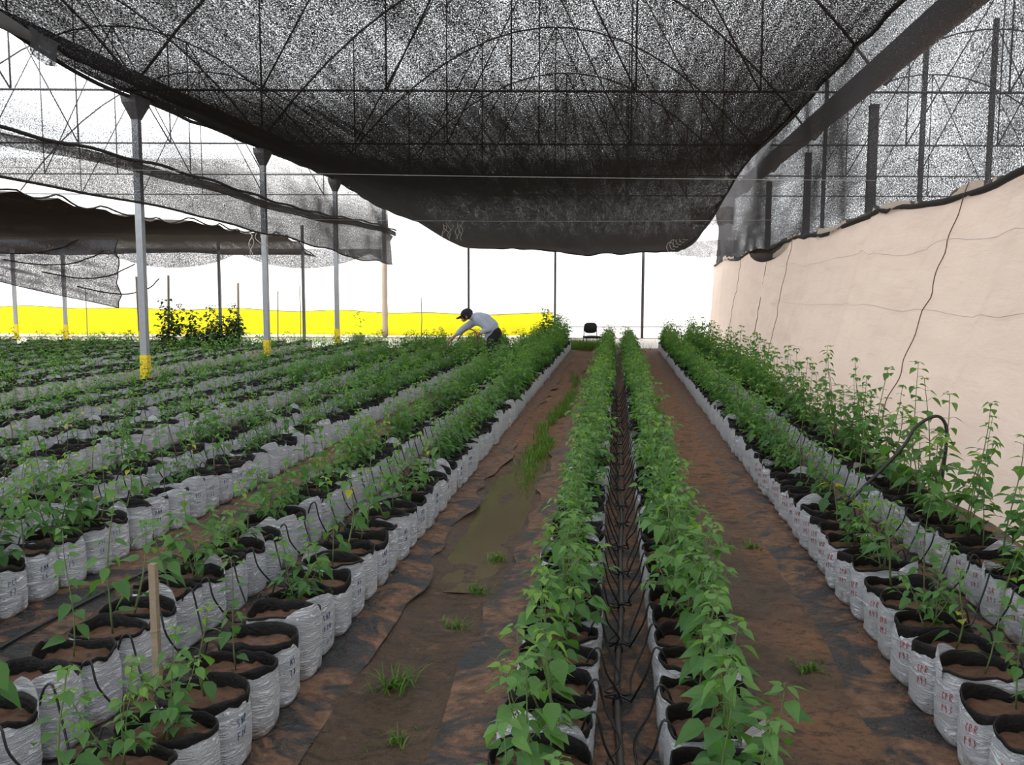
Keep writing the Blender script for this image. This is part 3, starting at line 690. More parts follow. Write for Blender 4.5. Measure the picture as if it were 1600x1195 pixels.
def pick(row, y):
    u = R.random(); ch = lambda *a: R.choices([k for k, _, _ in a], [w for _, w, _ in a])[0]
    T = lambda *a: (lambda k: (k, R.uniform(*[s for kk, _, s in a if kk == k][0])))(ch(*a))
    if row in ('CL', 'CR'):
        if y < 3.5: return T(('broad', 4, (.80, 1.0)), ('bushy', 1, (.9, 1.05)))
        if y < 4.2: return T(('broad', 1, (.75, .95)), ('bushy', 2, (1.0, 1.2)))
        if y < 6: return T(('bushy', 6, (.78, 1.05)), ('tallbush', 1, (.6, .8)), ('tall', .6, (.7, .95)))
        return T(('bushy', 6, (.95, 1.25)), ('fine', 1, (.9, 1.1)), ('tallbush', 1, (.65, .8)))
    if row == 'L1':
        if y < 5.2: return T(('sparse', 3, (1.0, 1.5)), ('tall', 3, (.65, .95)), ('bushy', 2.4, (.7, 1.0)), ('none', .6, (1, 1)), ('tiny', .4, (1, 1.2)))
        if y < 8: return T(('sparse', 3, (.9, 1.4)), ('bushy', 2.8, (.65, 1.0)), ('tall', 1, (.6, .8)), ('none', 1.0, (1, 1)), ('tiny', .5, (1, 1.2)))
        if y < 11: return T(('bushy', 5, (.8, 1.1)), ('sparse', 1, (.9, 1.2)), ('tallbush', 1, (.6, .8)))
        return T(('bushy', 4, (1.1, 1.35)), ('tallbush', 4, (.8, 1.05))) if y < 19 else T(('tallbush', 4, (.95, 1.25)), ('bushy', 1, (1.2, 1.4)))
    if row == 'L2':
        if y < 4: return T(('tall', 3, (.8, 1.1)), ('bushy', 1, (.6, .8)), ('sparse', 2.5, (1.0, 1.5)), ('tiny', .5, (1, 1.2)), ('none', .4, (1, 1)))
        if y < 8: return T(('bushy', 3, (.7, 1.05)), ('tall', 1.8, (.75, 1.05)), ('sparse', 2, (.9, 1.3)))
        return T(('bushy', 5, (.75, 1.1)), ('sparse', 1, (1, 1.3))) if y < 12 else T(('bushy', 4, (1.0, 1.25)), ('tallbush', 3, (.75, .95)))
    if row == 'R1':
        if y < 4.2: return T(('tall', 3, (.75, 1.05)), ('sparse', 3, (1.0, 1.5)), ('bushy', 1.0, (.75, .95)), ('none', .6, (1, 1)))
        if y < 7.5: return T(('tall', 3, (.8, 1.1)), ('bushy', 1.5, (.7, .95)), ('sparse', 2.2, (1., 1.4)), ('tallbush', .5, (.6, .8)))
        return T(('bushy', 5, (.95, 1.2)), ('fine', 2, (1.0, 1.25)), ('tallbush', 1, (.7, .9))) if y < 18 else T(('tallbush', 3, (.9, 1.1)), ('bushy', 2, (1.1, 1.3)))
    if row == 'R2':
        if y < 8: return T(('tallbush', 5, (.95, 1.25)), ('tall', 1.5, (1.1, 1.4)), ('broad', 1.2, (1.1, 1.4)))
        return T(('tallbush', 5, (.9, 1.25)), ('tall', 1, (1.0, 1.3)), ('bushy', 2, (1.1, 1.3)))
    if row == 'L3' and y < 5.6: return T(('bushy', 3, (.9, 1.25)), ('tallbush', 2, (.65, .9)), ('sparse', 2, (.9, 1.2)), ('tall', 1, (.8, 1)))
    n = int(row[1:])
    if (y > 10 and n <= 3) or (y > 13 and n <= 5): return T(('bushy', 5, (.75, 1.1)), ('sparse', 1.5, (1, 1.4)), ('fine', 1, (.8, 1)), ('tallbush', .5, (.5, .7)))
    if n <= 4: return T(('sparse', 3, (.9, 1.4)), ('bushy', 2, (.6, .95)), ('tall', 1.2, (.6, .95)), ('fine', .7, (.8, 1)), ('tiny', .5, (1, 1.2)), ('none', .3, (1, 1)))
    return T(('sparse', 4, (.8, 1.3)), ('bushy', 2.2, (.5, .8)), ('tall', .6, (.5, .7)), ('tiny', .5, (1, 1.3)), ('none', .3, (1, 1)))

ROWS = {'CL': -.205, 'CR': .325, 'R1': 1.37, 'R2': 2.03, 'L1': -1.425, 'L2': -2.075}
for k in range(1, 10):
    sh = -.5 if k >= 4 else 0
    ROWS['L%d' % (2 * k + 1)] = -1.425 - 1.73 * k + sh; ROWS['L%d' % (2 * k + 2)] = -2.105 - 1.745 * k + sh
RNAME = {'CL': 'pipe row nearer muddy aisle', 'CR': 'pipe row nearer bare path', 'R1': 'row edging bare path', 'R2': 'row along beige wall'}
for r in ROWS:
    if r[0] == 'L': RNAME[r] = '%s row beyond muddy aisle' % ordw(int(r[1:]))
ITEMS, BESIDE = [], []
for row, x in ROWS.items():
    y = 2.05 + R.uniform(0, .12); yend = 25.6 + SK * .6 * (x + 1)
    if row in ('CR', 'CL', 'R1', 'R2'): yend = 26.0
    n = 0
    while y < yend:
        kd, sc = pick(row, y)
        gap = row[0] == 'L' and int(row[1:]) > 4 and vnoise(y * .35, x * 3, 12) > .62
        top = .26 + (KINDS[kd]['H'] * sc if kd != 'none' else 0)
        px = x + R.uniform(-.014, .014)
        if not gap and (in_frame((px, y, .27), 40) or in_frame((px, y, min(top, .9)), -5)):
            n += 1
            ITEMS.append(dict(row=row, x=px, y=y, kd=kd, sc=sc, n=n, d=math.hypot(px, y), rz=R.uniform(-.13, .13) + (pi if R.random() < .5 else 0), var=R.randrange(NB), pv=R.randrange(100), pr=R.uniform(0, 6.28)))
        elif not gap and in_frame((px, y, .27), 420):     # rows run on a little past the frame's sides
            Q = random.Random(int(px * 991 + y * 7919)); BESIDE.append(dict(row=row, x=px, y=y, kd=kd, sc=sc, d=0, rz=Q.uniform(-.13, .13), var=Q.randrange(NB), pv=Q.randrange(100), pr=Q.uniform(0, 6.28)))
        y += .248 + R.uniform(-.010, .012)
# two plants that tower over the row along the beige wall
for yy, h in ((6.35, 1.04), (8.95, 1.0), (5.1, .82)):
    it = min((i for i in ITEMS if i['row'] == 'R2'), key=lambda i: abs(i['y'] - yy)); it['kd'] = 'giant'; it['sc'] = h
ITEMS.sort(key=lambda i: i['d'])
NEAR, FAR = ITEMS[:300], ITEMS[300:]
print('bags', len(ITEMS))
TXT = {'L1': (('SNP', 'F14'), ('KS', 'H'), ('N5', '10'), ('SNP', 'F1')), 'L3': (('TCT', 'F1'), ('PCT', 'F7'), ('PMM', 'F4'), ('TPC', 'F5'), ('PTC', 'F6')), 'R1': (('CPR', 'P93'),), 'R2': (('CR', '193'),)}
for it in NEAR:
    r = empty('bagged_plant', (it['x'], it['y'], .003), it['rz'])
    bm, rm, sm = BAGS[it['var']]
    bag = link('bag', bm, r); link('folded_rim', rm, bag); link('soil', sm, r)
    row = it['row']
    if row in TXT and it['d'] < (8 if row != 'R2' else 6.5) and it['n'] % (2 if row == 'L1' else 1) == 0:
        a0 = (-.42 if row[0] == 'L' else pi + .55) - (pi if abs(it['rz']) > 1 else 0)
        link('marker_writing', writing(it['var'], TXT[row][it['n'] % len(TXT[row])], a0, 'ink_blue' if row[0] == 'L' else 'ink_red'), bag)
    z = BH[it['var']] - .04
    if it['kd'] != 'none':
        st, fo = HI[it['kd']][it['pv'] % NV[it['kd']]]
        for nm, me in (('plant_stem', st), ('foliage', fo)):
            o = link(nm, me, r); o.location = (0, 0, z); o.rotation_euler.z = it['pr']; o.scale = (it['sc'],) * 3
    tag(r, '%s in white grow bag, %s from near end, %s' % (DESC[it['kd']], ordw(it['n']), RNAME[row]) if it['kd'] != 'none' else 'plantless white grow bag, %s from near end, %s' % (ordw(it['n']), RNAME[row]), 'potted plant', 'white grow bags in rows')

# the many bags farther back: one mesh
def far_mass():
    V, Fc, Mi, To = [], [], [], []; n0 = 0
    def lowbag(var):
        b = MB(); seg = 12; A = [2 * pi * k / seg for k in range(seg)]
        V = []
        for t in (0, .12, .5, 1):
            for a in A: x, y = bag_r(var, a, t); V.append((x, y, bag_top(var, a) * t))
        b.add(V, [(i * seg + k, i * seg + (k + 1) % seg, (i + 1) * seg + (k + 1) % seg, (i + 1) * seg + k) for i in range(3) for k in range(seg)], 0)
        V = []
        for k_, dz in ((1.05, -FOLD[var]), (1.05, 0), (.96, .004), (.92, -.075)):
            for a in A: x, y = bag_r(var, a, 1); V.append((x * k_, y * k_, bag_top(var, a) + dz))
        b.add(V, [(i * seg + k, i * seg + (k + 1) % seg, (i + 1) * seg + (k + 1) % seg, (i + 1) * seg + k) for i in range(3) for k in range(seg)], 1)
        b.add([(bag_r(var, a, 1)[0] * .93, bag_r(var, a, 1)[1] * .93, BH[var] - .05) for a in A], [tuple(range(seg))], 2)
        return b
    LB = [lowbag(k) for k in range(NB)]
    def put(b, mat, mats, tj=0.0):
        nonlocal n0
        v = np.concatenate(b.v) @ mat[:3, :3].T + mat[:3, 3]; V.append(v); To.append(np.clip(np.concatenate(b.tone) + tj, 0, 1))
        for q, m in zip(b.f, b.m): Fc.append([i + n0 for i in q]); Mi.append(mats[m] if isinstance(mats, (list, tuple)) else mats)
        n0 += len(v)
    def mt(x, y, z, rz, s):
        c, sn = cos(rz) * s, sin(rz) * s
        return np.array([[c, -sn, 0, x], [sn, c, 0, y], [0, 0, s, z], [0, 0, 0, 1]])
    for it in FAR + BESIDE:
        put(LB[it['var']], mt(it['x'], it['y'], .003, it['rz'], 1), (0, 1, 2))
        if it['kd'] != 'none':
            s, f = LO[it['kd']][it['pv'] % NV[it['kd']]]; m = mt(it['x'], it['y'], BH[it['var']] - .055, it['pr'], it['sc'])
            tj = R.uniform(-.12, .12); put(s, m, 3); put(f, m, 4, tj)
    me = bpy.data.meshes.new('bagged_plants'); me.from_pydata(np.concatenate(V).tolist(), [], Fc)
    for k in ('bag', 'black', 'soil', 'stem', 'leaf'): me.materials.append(M[k])
    me.polygons.foreach_set('material_index', Mi); me.polygons.foreach_set('use_smooth', [m == 0 for m in Mi])
    a = me.attributes.new('tone', 'FLOAT', 'POINT'); a.data.foreach_set('value', np.concatenate(To).astype(np.float32)); me.update()
    o = link('bagged_plants', me); tag(o, 'mass of leafy plants in white grow bags filling the distant rows', 'potted plants', kind='stuff')
far_mass()

# ------------------------------------------------------------------ drip irrigation
def drip(x, y0, y1, label, xa, xb, step=.5, vis=14.0, wob=.012, hl=('CL', 'CR')):
    px = lambda y: x + wob * sin(y * 1.3) + wob * .6 * sin(y * 3.1)
    b = MB(); b.tube([(px(y), y, .016) for y in np.arange(y0, y1, .2)], .0135, 8)
    p = tag(b.build('drip_pipe', M['pipe']), label, 'irrigation pipe', 'irrigation pipes')
    n = 0; y = y0 + .35; rr = random.Random(int(abs(x) * 100))
    while y < vis and n < 96:
        c = MB(); c.tube([(px(y), y - .02, .016), (px(y), y + .02, .016)], .019, 8); c.tube([(px(y), y, .018), (px(y), y, .048)], .009, 6)
        c.build('connector', M['hose'], p)
        for tx, dy in ((xa, -.14), (xa, .12), (xb, -.12), (xb, .14)):
            if n >= 96: break
            s = 1 if tx > x else -1; ed = tx - s * .165; ye = y + dy + rr.uniform(-.03, .03); top = .278 + rr.uniform(0, .02)
            K = [(px(y), y, .045), (px(y) + s * .05, y + dy * .25, .03 + rr.uniform(0, .02)), (ed - s * .075, y + dy * .7, .05 + rr.uniform(0, .05)), (ed - s * .022, ye, .19), (ed + s * .004, ye, top), (ed + s * .035, ye, top - .012), (ed + s * .055, ye, .225)]
            K = np.array(K); P = []
            for i in range(len(K) - 1):
                a0, a1, a2, a3 = K[max(i - 1, 0)], K[i], K[i + 1], K[min(i + 2, len(K) - 1)]
                for t in (0, .25, .5, .75): P.append(.5 * ((2 * a1) + (-a0 + a2) * t + (2 * a0 - 5 * a1 + 4 * a2 - a3) * t * t + (-a0 + 3 * a1 - 3 * a2 + a3) * t ** 3))
            P.append(K[-1]); c = MB(); c.tube(P, .0046, 5); c.build('dripper_tube', M['hose'], p); n += 1
        y += step + rr.uniform(-.03, .03)
drip(.045, 2.0, 26, 'dusty black drip pipe with side tubes running between two close bag rows', ROWS['CL'], ROWS['CR'], .55)
drip(-1.75, 2.3, 25, 'black drip pipe between the first and second rows beyond the muddy aisle', ROWS['L2'], ROWS['L1'], .5, 12)
drip(-3.5, 3.8, 25, 'black drip pipe between the third and fourth rows beyond the muddy aisle', ROWS['L4'], ROWS['L3'], .55, 13)
drip(-5.26, 6, 25, 'black drip pipe between the fifth and sixth rows beyond the muddy aisle', ROWS['L6'], ROWS['L5'], .55, 14)
drip(1.70, 3.0, 26, 'black drip pipe between the row edging the bare path and the beige wall row', ROWS['R1'], ROWS['R2'], .55, 11)
# raised black hose looping by the wall row
def smooth_path(K, n=6):
    K = [np.array(k, float) for k in K]; P = []
    for i in range(len(K) - 1):
        a0, a1, a2, a3 = K[max(i - 1, 0)], K[i], K[i + 1], K[min(i + 2, len(K) - 1)]
        for k in range(n):
            t = k / n; P.append(.5 * ((2 * a1) + (-a0 + a2) * t + (2 * a0 - 5 * a1 + 4 * a2 - a3) * t * t + (-a0 + 3 * a1 - 3 * a2 + a3) * t ** 3))
    return P + [K[-1]]
K = [at_y(1320, 790, 5.9), at_y(1405, 705, 5.9), at_y(1430, 668, 5.9), at_y(1462, 650, 5.9), at_y(1478, 665, 5.9), at_y(1478, 700, 5.9), at_y(1470, 760, 5.9)]
b = MB(); b.tube(smooth_path(K), .011, 6); tag(b.build('water_hose', M['hose']), 'black hose arched up among the plants along the beige wall', 'hose')
b = MB(); b.tube([(-2.72 + .08 * sin(y * 1.3), y, .018) for y in np.arange(2.6, 5.2, .15)], .010, 6); tag(b.build('water_hose', M['hose']), 'thin black hose lying in the soil strip between second and third rows', 'hose')

# ------------------------------------------------------------------ stakes
def stake(px, py0, py1, y, w, mat, label, tie=False):
    p, q = at_y(px[0], py0, y), at_y(px[1], py1, y - .02)
    r = empty('wooden_stake', (q[0], q[1], q[2])); b = MB(); h = p[2] - q[2]; dx = p[0] - q[0]
    b.add([(sx * w / 2 + dx * k + .002 * sin(k * 9), sy * w / 2, h * k) for k in (0, .33, .66, 1) for sx, sy in ((-1, -1), (1, -1), (1, 1), (-1, 1))],
          [(i * 4 + j, i * 4 + (j + 1) % 4, i * 4 + 4 + (j + 1) % 4, i * 4 + 4 + j) for i in range(3) for j in range(4)] + [(12, 13, 14, 15), (3, 2, 1, 0)])
    b.build('shaft', M[mat], r, False)
    if tie:
        for k in (.45, .62):
            b = MB(); b.tube([(dx * k + w * .75 * cos(a), w * .75 * sin(a), h * k + .004 * a) for a in np.linspace(0, 6.6, 14)], .002, 4); b.build('tie', M['wood'], r)
    tag(r, label, 'stake', 'wooden stakes')
stake((243, 252), 878, 1172, 2.92, .024, 'wood', 'pale square wooden stake standing in a grow bag among sparse plants', True)
stake((1128, 1122), 1025, 1190, 2.85, .030, 'wood_brown', 'brown wooden stake among dense plants next to the bare path')
stake((899, 868), 690, 790, 5.75, .02, 'wood_brown', 'thin brown stake leaning in the row along the beige wall') if False else None

# ------------------------------------------------------------------ weeds and grass
def tuft(x, y, n, L, label, name='grass_tuft', spread=.10, group='weeds in the aisles', z=None):
    rr = random.Random(int(x * 1000 + y * 77)); b = MB()
    for i in range(n):
        a = rr.uniform(0, 6.28); r0 = abs(rr.gauss(0, spread * .5)); l = L * rr.uniform(.5, 1.15); w = rr.uniform(.003, .0055) * (1 + y * .06); bend = rr.uniform(.3, 1.1)
        o = np.array([r0 * cos(rr.uniform(0, 6.28)), r0 * sin(rr.uniform(0, 6.28)), 0]); V = []
        for k in range(4):
            t = k / 3; th = bend * t; c = o + np.array([cos(a), sin(a), 0]) * l * t * sin(.25 + th) + np.array([0, 0, l * t * cos(.25 + th)])
            s = np.array([-sin(a), cos(a), 0]) * w * (1 - t * .9); V += [c - s, c + s]
        b.add(V, [(2 * k, 2 * k + 2, 2 * k + 3, 2 * k + 1) for k in range(3)], 0, rr.uniform(.1, .9))
    o = b.build(name, M['grass'], None, False, True); o.location = (x, y, gz(x, y) if z is None else z)
    tag(o, label, 'grass', group)
tuft(-.93, 3.62, 60, .12, 'clump of grass growing in the mud close to the near bags', spread=.13)
tuft(-.78, 4.35, 40, .07, 'low weed patch beside the pipe row, nearest of the weeds along it')
tuft(-.76, 4.9, 50, .08, 'second low weed patch along the edge of the muddy aisle')
tuft(-.74, 5.55, 50, .08, 'third low weed patch along the edge of the muddy aisle')
tuft(-.80, 3.15, 26, .07, 'small bent weed in the mud at the near end of the aisle')
tuft(.88, 3.95, 45, .06, 'small weed at the bare path edge of the plastic cover, nearer one', z=-.01)
tuft(.90, 5.9, 40, .06, 'small weed at the bare path edge of the plastic cover, farther one', z=-.01)
def grass_strip(cx, y0, y1, w, n, label, z=-.02, L=.11):
    rr = random.Random(int(y0 * 10)); b = MB()
    for i in range(n):
        y = rr.uniform(y0, y1); x = cx + rr.gauss(0, w) + .08 * vnoise(y * .8, 1, 3)
        if vnoise(x * 4.5, y * 1.3, 21) + .6 * vnoise(x * 9, y * 4, 22) < -.1: continue
        if y0 < 10 and rr.random() > sst(7, 10.5, y): continue
        a = rr.uniform(0, 6.28); l = L * rr.uniform(.5, 1.3); s = np.array([-sin(a), cos(a), 0]) * .006; c = np.array([x, y, z])
        t = c + np.array([cos(a) * l * .5, sin(a) * l * .5, l * .75])
        b.add([c - s, c + s, t], [(0, 1, 2)], 0, rr.uniform(.15, .9))
    tag(b.build('grass', M['grass'], None, False, True), label, 'grass', kind='stuff')
grass_strip(-.76, 7.2, 19, .065, 6000, 'patchy green grass growing along the muddy aisle', -.035, .12)
grass_strip(-1.1, 26.2, 28.8, .75, 5200, 'bright green grass at the end of the aisle under the chair', .0, .32)
grass_strip(-9.3, 27.5, 30.5, 2.6, 2600, 'thin grass at the foot of the yellow sheet', .0, .35)

# ------------------------------------------------------------------ far props
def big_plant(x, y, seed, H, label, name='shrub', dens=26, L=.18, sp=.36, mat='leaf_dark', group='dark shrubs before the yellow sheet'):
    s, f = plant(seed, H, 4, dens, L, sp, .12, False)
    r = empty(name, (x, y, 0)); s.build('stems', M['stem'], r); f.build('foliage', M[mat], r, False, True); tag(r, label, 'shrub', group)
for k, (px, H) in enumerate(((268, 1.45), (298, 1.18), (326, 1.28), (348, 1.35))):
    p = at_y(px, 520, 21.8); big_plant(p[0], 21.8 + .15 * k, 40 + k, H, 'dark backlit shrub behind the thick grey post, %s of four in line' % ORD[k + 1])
p = at_y(852, 515, 27); big_plant(p[0] + .1, 27, 61, 1.15, 'leafy shrub at the end of the yellow sheet by a thin pole', group='shrubs at row ends', mat='leaf')
p = at_y(561, 530, 26.5)
r = empty('potted_sapling', (p[0], 26.5, 0)); b = MB()
V = [(.19 * k * cos(a), .19 * k * sin(a), z) for k, z in ((.75, 0), (1, .34), (1.06, .34), (1.06, .37), (.9, .37), (.88, .30)) for a in np.linspace(0, 2 * pi, 16, False)]
b.add(V, [(i * 16 + k, i * 16 + (k + 1) % 16, (i + 1) * 16 + (k + 1) % 16, (i + 1) * 16 + k) for i in range(5) for k in range(16)] + [tuple(80 + k for k in range(16))]); b.build('pot', M['pot'], r)
s, f = plant(77, .85, 1, 7, .11, .25, .15); o = s.build('stem', M['stem'], r); o.location.z = .3; o = f.build('foliage', M['leaf'], r, False, True); o.location.z = .3
tag(r, 'spindly sapling in a pale pot before the yellow sheet', 'potted plant')
p = at_y(361, 532, 23.4); r = empty('watering_can', (p[0], 23.4, .0)); b = MB()
b.tube([(0, 0, z) for z in (.20, .22, .40, .46, .48)], [.10, .17, .17, .12, .05], 14); b.build('body', M['red'], r)
b = MB(); b.tube([(.0, 0, .47), (-.06, 0, .55), (-.12, 0, .56), (-.15, 0, .44)], .02, 6); b.build('handle', M['red'], r)
b = MB(); b.box((0, 0, .10), (.3, .3, .2)); b.build('stand', M['pot'], r, False)
tag(r, 'small red container standing past the dark shrub', 'container')
# chair
cp = at_y(925, 530, 26.6); r = empty('office_chair', (cp[0], 26.6, 0), .25)
b = MB(); V = []
for k in range(20):
    a = 2 * pi * k / 20; q = 3.2; c, s_ = cos(a), sin(a); n = (abs(c) ** q + abs(s_) ** q) ** (-1 / q)
    V.append((.20 * n * c, 0, .60 + .16 * n * s_))
V2 = [(x * .94, -.035, .60 + (z - .60) * .94) for x, _, z in V]; V3 = [(x * .94, .035, .60 + (z - .60) * .94) for x, _, z in V]
b.add(V2 + V + V3, [tuple(range(20)), tuple(range(40, 60))[::-1]] + [(i * 20 + k, (i + 1) * 20 + k, (i + 1) * 20 + (k + 1) % 20, i * 20 + (k + 1) % 20) for i in range(2) for k in range(20)]); o = b.build('backrest', M['seatcloth'], r); o.location = (0, .22, 0.02)
b = MB(); b.grid(lambda u, v: (-.23 + .46 * u, -.20 + .42 * v, .385 + .02 * sin(pi * u) * sin(pi * v)), 8, 8); b.box((0, .01, .355), (.46, .42, .06)); b.build('seat', M['seatcloth'], r)
for sx in (-1, 1):
    b = MB(); b.tube([(sx * .20, -.18, .33), (sx * .23, -.22, 0)], .013, 6); b.build('leg', M['steel_dark'], r)
    b = MB(); b.tube([(sx * .19, .26, .62), (sx * .20, .22, .36), (sx * .23, .25, 0)], .013, 6); b.build('leg', M['steel_dark'], r)
tag(r, 'black padded chair standing in the grass before the white back wall', 'chair')

# ------------------------------------------------------------------ person bending over the plants
def skin_mesh(name, joints, links, mat, vox=.014, it=7):
    """One continuous surface: every bone is a tapering limb, all fused by a voxel remesh and relaxed."""
    b = MB()
    for a, c in links:
        (p, r), (q, t) = joints[a], joints[c]; p, q = np.array(p), np.array(q); d = q - p; L = np.linalg.norm(d) + 1e-9; e = d / L
        P, Rr = [], []
        for k in range(6): th = pi / 2 * (1 - k / 5); P.append(p - e * r * sin(th)); Rr.append(max(.002, r * cos(th)))
        for k in range(1, 6): P.append(p + d * k / 6); Rr.append(r + (t - r) * k / 6)
        for k in range(6): th = pi / 2 * k / 5; P.append(q + e * t * sin(th)); Rr.append(max(.002, t * cos(th)))
        b.tube(P, Rr, 16)
    o = b.build('tmp', mat)
    m = o.modifiers.new('r', 'REMESH'); m.mode = 'VOXEL'; m.voxel_size = vox
    m = o.modifiers.new('s', 'SMOOTH'); m.factor = .5; m.iterations = it
    ev = o.evaluated_get(bpy.context.evaluated_depsgraph_get()); out = bpy.data.meshes.new_from_object(ev); out.name = name
    out.materials.clear(); out.materials.append(mat); out.polygons.foreach_set('use_smooth', [True] * len(out.polygons))
    bpy.data.objects.remove(o); return out
def person():
    Y0 = 17.2; O = at_y(767, 520, Y0)
    r_loc = np.array([O[0], Y0, 0])
    def J(px, py, dy=0.0):
        p = at_y(px, py, Y0 + dy); return tuple(p - r_loc)
    hipz = .93
    P = dict(pelvis=J(770, 519), waist=J(767, 510), chest=J(756, 500.5), neckb=J(744, 495.5), neck=J(737.5, 495.5))
    hd = np.array(J(728.5, 493)); ax = np.array(P['neck'])
    def leg(s):
        hx = np.array(P['pelvis']) + (0, s * .10, -.03)
        kn = np.array([hx[0] - .05, s * .12, .50]); an = np.array([hx[0] + .0, s * .13, .09]); to = an + (-.17, s * .02, -.05)
        return hx, kn, an, to
    arms = {-1: (J(748, 500, -.20), J(763, 514, -.24), J(751, 520, -.22)), 1: (J(742, 502, .20), J(722, 515, .22), J(709.5, 526, .20))}
    hands = {-1: J(745.5, 523, -.21), 1: J(701, 534, .19)}
    # body: one continuous skin
    A = lambda k, dx=0, dy=0, dz=0: tuple(np.array(P[k]) + (dx, dy, dz))
    jo = {'pelvis': (P['pelvis'], .11), 'waist': (P['waist'], .11), 'chest': (P['chest'], .11), 'neckb': (P['neckb'], .06), 'neck': (P['neck'], .055),
          'skull': (tuple(hd + (.015, 0, .02)), .092), 'jaw': (tuple(hd + (-.035, 0, -.065)), .052), 'chin': (tuple(hd + (-.055, 0, -.095)), .032), 'brow': (tuple(hd + (-.060, 0, -.01)), .05), 'nose0': (tuple(hd + (-.088, 0, -.03)), .020), 'nose': (tuple(hd + (-.112, 0, -.055)), .014)}
    lk = [('pelvis', 'waist'), ('waist', 'chest'), ('chest', 'neckb'), ('neckb', 'neck'), ('neck', 'skull'), ('skull', 'jaw'), ('jaw', 'chin'), ('skull', 'brow'), ('brow', 'jaw'), ('nose0', 'nose'), ('brow', 'nose0')]
    for s in (-1, 1):
        hx, kn, an, to = leg(s); q = str(s)
        jo['hip' + q] = (tuple(hx), .085); jo['knee' + q] = (tuple(kn), .058); jo['ank' + q] = (tuple(an), .042); jo['toe' + q] = (tuple(to), .032)
        lk += [('pelvis', 'hip' + q), ('hip' + q, 'knee' + q), ('knee' + q, 'ank' + q), ('ank' + q, 'toe' + q)]
        sh, el, wr = [np.array(k) for k in arms[s]]; hn = np.array(hands[s])
        jo['sh' + q] = (tuple(sh), .050); jo['el' + q] = (tuple(el), .040); jo['wr' + q] = (tuple(wr), .029); jo['palm' + q] = (tuple(wr + (hn - wr) * .6), .034)
        jo['pa' + q] = (tuple(wr + (hn - wr) * .7 + (0, .022, 0)), .020); jo['pb' + q] = (tuple(wr + (hn - wr) * .7 - (0, .022, 0)), .020)
        lk += [('chest', 'sh' + q), ('sh' + q, 'el' + q), ('el' + q, 'wr' + q), ('wr' + q, 'palm' + q), ('wr' + q, 'pa' + q), ('wr' + q, 'pb' + q), ('pa' + q, 'pb' + q)]
    me = skin_mesh('person', jo, lk, M['skin'])
    o = link('person', me); o.location = r_loc
    for s in (-1, 1):                                   # fingers and thumbs, rooted inside the palms
        wr, hn = np.array(arms[s][2]), np.array(hands[s]); d = hn - wr; d /= np.linalg.norm(d); side = np.array([0, 1, 0.0]); up = np.cross(side, d); curl = -up if up[2] > 0 else up
        palm = wr + (hn - wr) * .75
        b = MB()
        for k in range(4):
            ln = (.070, .080, .076, .060)[k]; a = palm + side * (k - 1.5) * .020 + d * .02; bd = .55 if s < 0 else .25
            b.tube([a, a + d * ln * .5 + curl * ln * .12, a + d * ln * (.85 - bd * .4) + curl * ln * (.3 + bd * .5), a + d * ln * (.9 - bd * .8) + curl * ln * (.4 + bd)], [.010, .0095, .0085, .006], 7)
        a = palm - side * .03 - d * .03; b.tube([a, a - side * .02 + d * .03 + curl * .015, a - side * .012 + d * .06 + curl * .03], [.012, .011, .007], 7)
        b.build('fingers', M['skin'], o)
    # shirt with sleeves, hanging at the belly; trousers
    jo, lk = {'collar': (A('neck', .015), .072), 'neckb': (A('neckb', .01), .095)}, [('collar', 'neckb')]
    for s in (-1, 1):
        q = str(s); sh, el, wr = [np.array(k) for k in arms[s]]
        jo['c' + q] = (A('chest', .0, s * .075, .0), .140); jo['w' + q] = (A('waist', .0, s * .055, .005), .142); jo['h' + q] = (A('pelvis', -.02, s * .055, -.02), .142); jo['t' + q] = (A('pelvis', -.06, s * .06, -.10), .10)
        jo['b' + q] = (tuple((np.array(P['chest']) + np.array(P['neckb'])) / 2 + (0, s * .08, .01)), .115)
        jo['sh' + q] = (tuple(sh), .084); jo['el' + q] = (tuple(el), .066); jo['wr' + q] = (tuple(el + (wr - el) * (.80 if s < 0 else .60)), .048)
        lk += [('neckb', 'b' + q), ('b' + q, 'c' + q), ('c' + q, 'w' + q), ('w' + q, 'h' + q), ('h' + q, 't' + q), ('b' + q, 'sh' + q), ('c' + q, 'sh' + q), ('sh' + q, 'el' + q), ('el' + q, 'wr' + q)]
    lk += [(a + '-1', a + '1') for a in 'bcwht']
    link('shirt', skin_mesh('shirt', jo, lk, M['shirt'], .014, 5), o)
    jo, lk = {}, []
    for s in (-1, 1):
        hx, kn, an, to = leg(s); q = str(s); jo['p' + q] = (A('pelvis', .035, s * .06, -.02), .135); jo['hip' + q] = (tuple(hx + (.02, 0, -.10)), .125); jo['knee' + q] = (tuple(kn + (.01, 0, 0)), .098); jo['ank' + q] = (tuple(an + (0, 0, .02)), .078)
        lk += [('p' + q, 'hip' + q), ('hip' + q, 'knee' + q), ('knee' + q, 'ank' + q)]
    lk.append(('p-1', 'p1'))
    link('trousers', skin_mesh('trousers', jo, lk, M['trouser']), o)
    for s in (-1, 1):
        hx, kn, an, to = leg(s); link('shoe', skin_mesh('shoe', {'a': (tuple(an + (.04, 0, -.045)), .045), 'b': (tuple(an + (-.07, 0, -.05)), .043), 'c': (tuple(to + (-.04, 0, .0)), .036)}, [('a', 'b'), ('b', 'c')], M['shoe']), o)
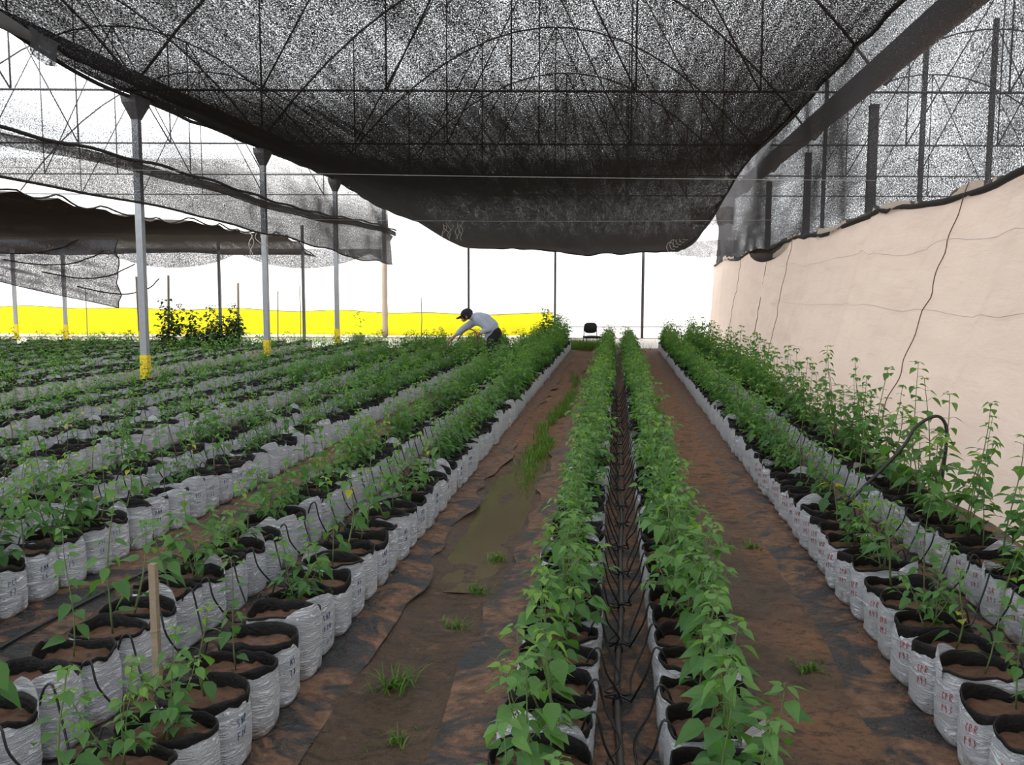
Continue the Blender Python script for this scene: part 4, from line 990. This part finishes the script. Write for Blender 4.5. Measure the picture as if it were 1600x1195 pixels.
    # hair, ears, eyes, mouth, cap with peak; head tips forward and down
    def dome(c, rx, ry, rz, tilt, lo, name, mat, n=18, m=9):
        b = MB(); V = []
        for i in range(m + 1):
            ph = lo + (pi / 2 - lo) * i / m
            for k in range(n):
                a = 2 * pi * k / n; V.append((rx * cos(ph) * cos(a), ry * cos(ph) * sin(a), rz * sin(ph)))
        V = np.array(V); ct, st = cos(tilt), sin(tilt); V = V @ np.array([[ct, 0, st], [0, 1, 0], [-st, 0, ct]]) + c
        b.add(V, [(i * n + k, i * n + (k + 1) % n, (i + 1) * n + (k + 1) % n, (i + 1) * n + k) for i in range(m) for k in range(n)]); return b.build(name, M[mat], o)
    dome(hd + (.025, 0, .01), .115, .100, .12, .35, -.55, 'hair', 'hair')
    cp_ = dome(hd + (.012, 0, .035), .125, .108, .105, .32, -.05, 'cap', 'cap')
    b = MB(); b.grid(lambda u, v: (hd[0] - .085 - .115 * v * (1 - .35 * (2 * u - 1) ** 2), .090 * (2 * u - 1), hd[2] + .008 - .062 * v - .02 * (2 * u - 1) ** 2), 10, 5); b.grid(lambda u, v: (hd[0] - .085 - .115 * v * (1 - .35 * (2 * u - 1) ** 2), .090 * (2 * u - 1), hd[2] + .015 - .062 * v - .02 * (2 * u - 1) ** 2), 10, 5); b.build('peak', M['cap'], cp_)
    for s in (-1, 1):
        b = MB(); b.tube([hd + (.01, s * .092, -.01), hd + (.028, s * .098, -.03), hd + (.012, s * .094, -.06)], [.012, .018, .009], 6); b.build('ear', M['skin'], o)
        b = MB(); b.tube([hd + (-.090, s * .030, -.030), hd + (-.098, s * .030, -.032), hd + (-.100, s * .030, -.033)], [.010, .010, .004], 8); b.build('eye', M['hair'], o)
    b = MB(); b.tube([hd + (-.095, -.022, -.093), hd + (-.104, 0, -.093), hd + (-.095, .022, -.093)], [.003, .005, .003], 6); b.build('mouth', M['wood_brown'], o)
    b = MB(); c0 = np.array(P['neck']); b.grid(lambda u, v: (c0[0] + .005 + .03 * v + .078 * cos(2 * pi * u) * .9, c0[1] + .078 * sin(2 * pi * u), c0[2] - .02 + .035 * v + .03 * cos(2 * pi * u)), 18, 2); b.build('collar', M['shirt'], o)
    tag(o, 'person in pale blue shirt, black trousers and dark cap bending over the plants', 'person')
    hs = [at_y(746.5, 545, Y0 - .22), at_y(746, 530, Y0 - .22), at_y(745.5, 523, Y0 - .22), at_y(741, 517, Y0 - .20), at_y(734, 514, Y0 - .12), at_y(727, 516, Y0 - .0), at_y(720, 524, Y0 + .1), at_y(713, 534, Y0 + .12)]
    b = MB(); P2 = []
    for i in range(len(hs) - 1):
        a0, a1, a2, a3 = hs[max(i - 1, 0)], hs[i], hs[i + 1], hs[min(i + 2, len(hs) - 1)]
        for t in (0, .33, .66): P2.append(.5 * ((2 * a1) + (-a0 + a2) * t + (2 * a0 - 5 * a1 + 4 * a2 - a3) * t * t + (-a0 + 3 * a1 - 3 * a2 + a3) * t ** 3))
    b.tube(P2, .014, 6); tag(b.build('water_hose', M['wood_brown']), 'thin hose held in an arch by the bending person', 'hose')
person()
SC.cycles.max_bounces = 6; SC.cycles.diffuse_bounces = 4; SC.cycles.transmission_bounces = 4; SC.cycles.transparent_max_bounces = 12
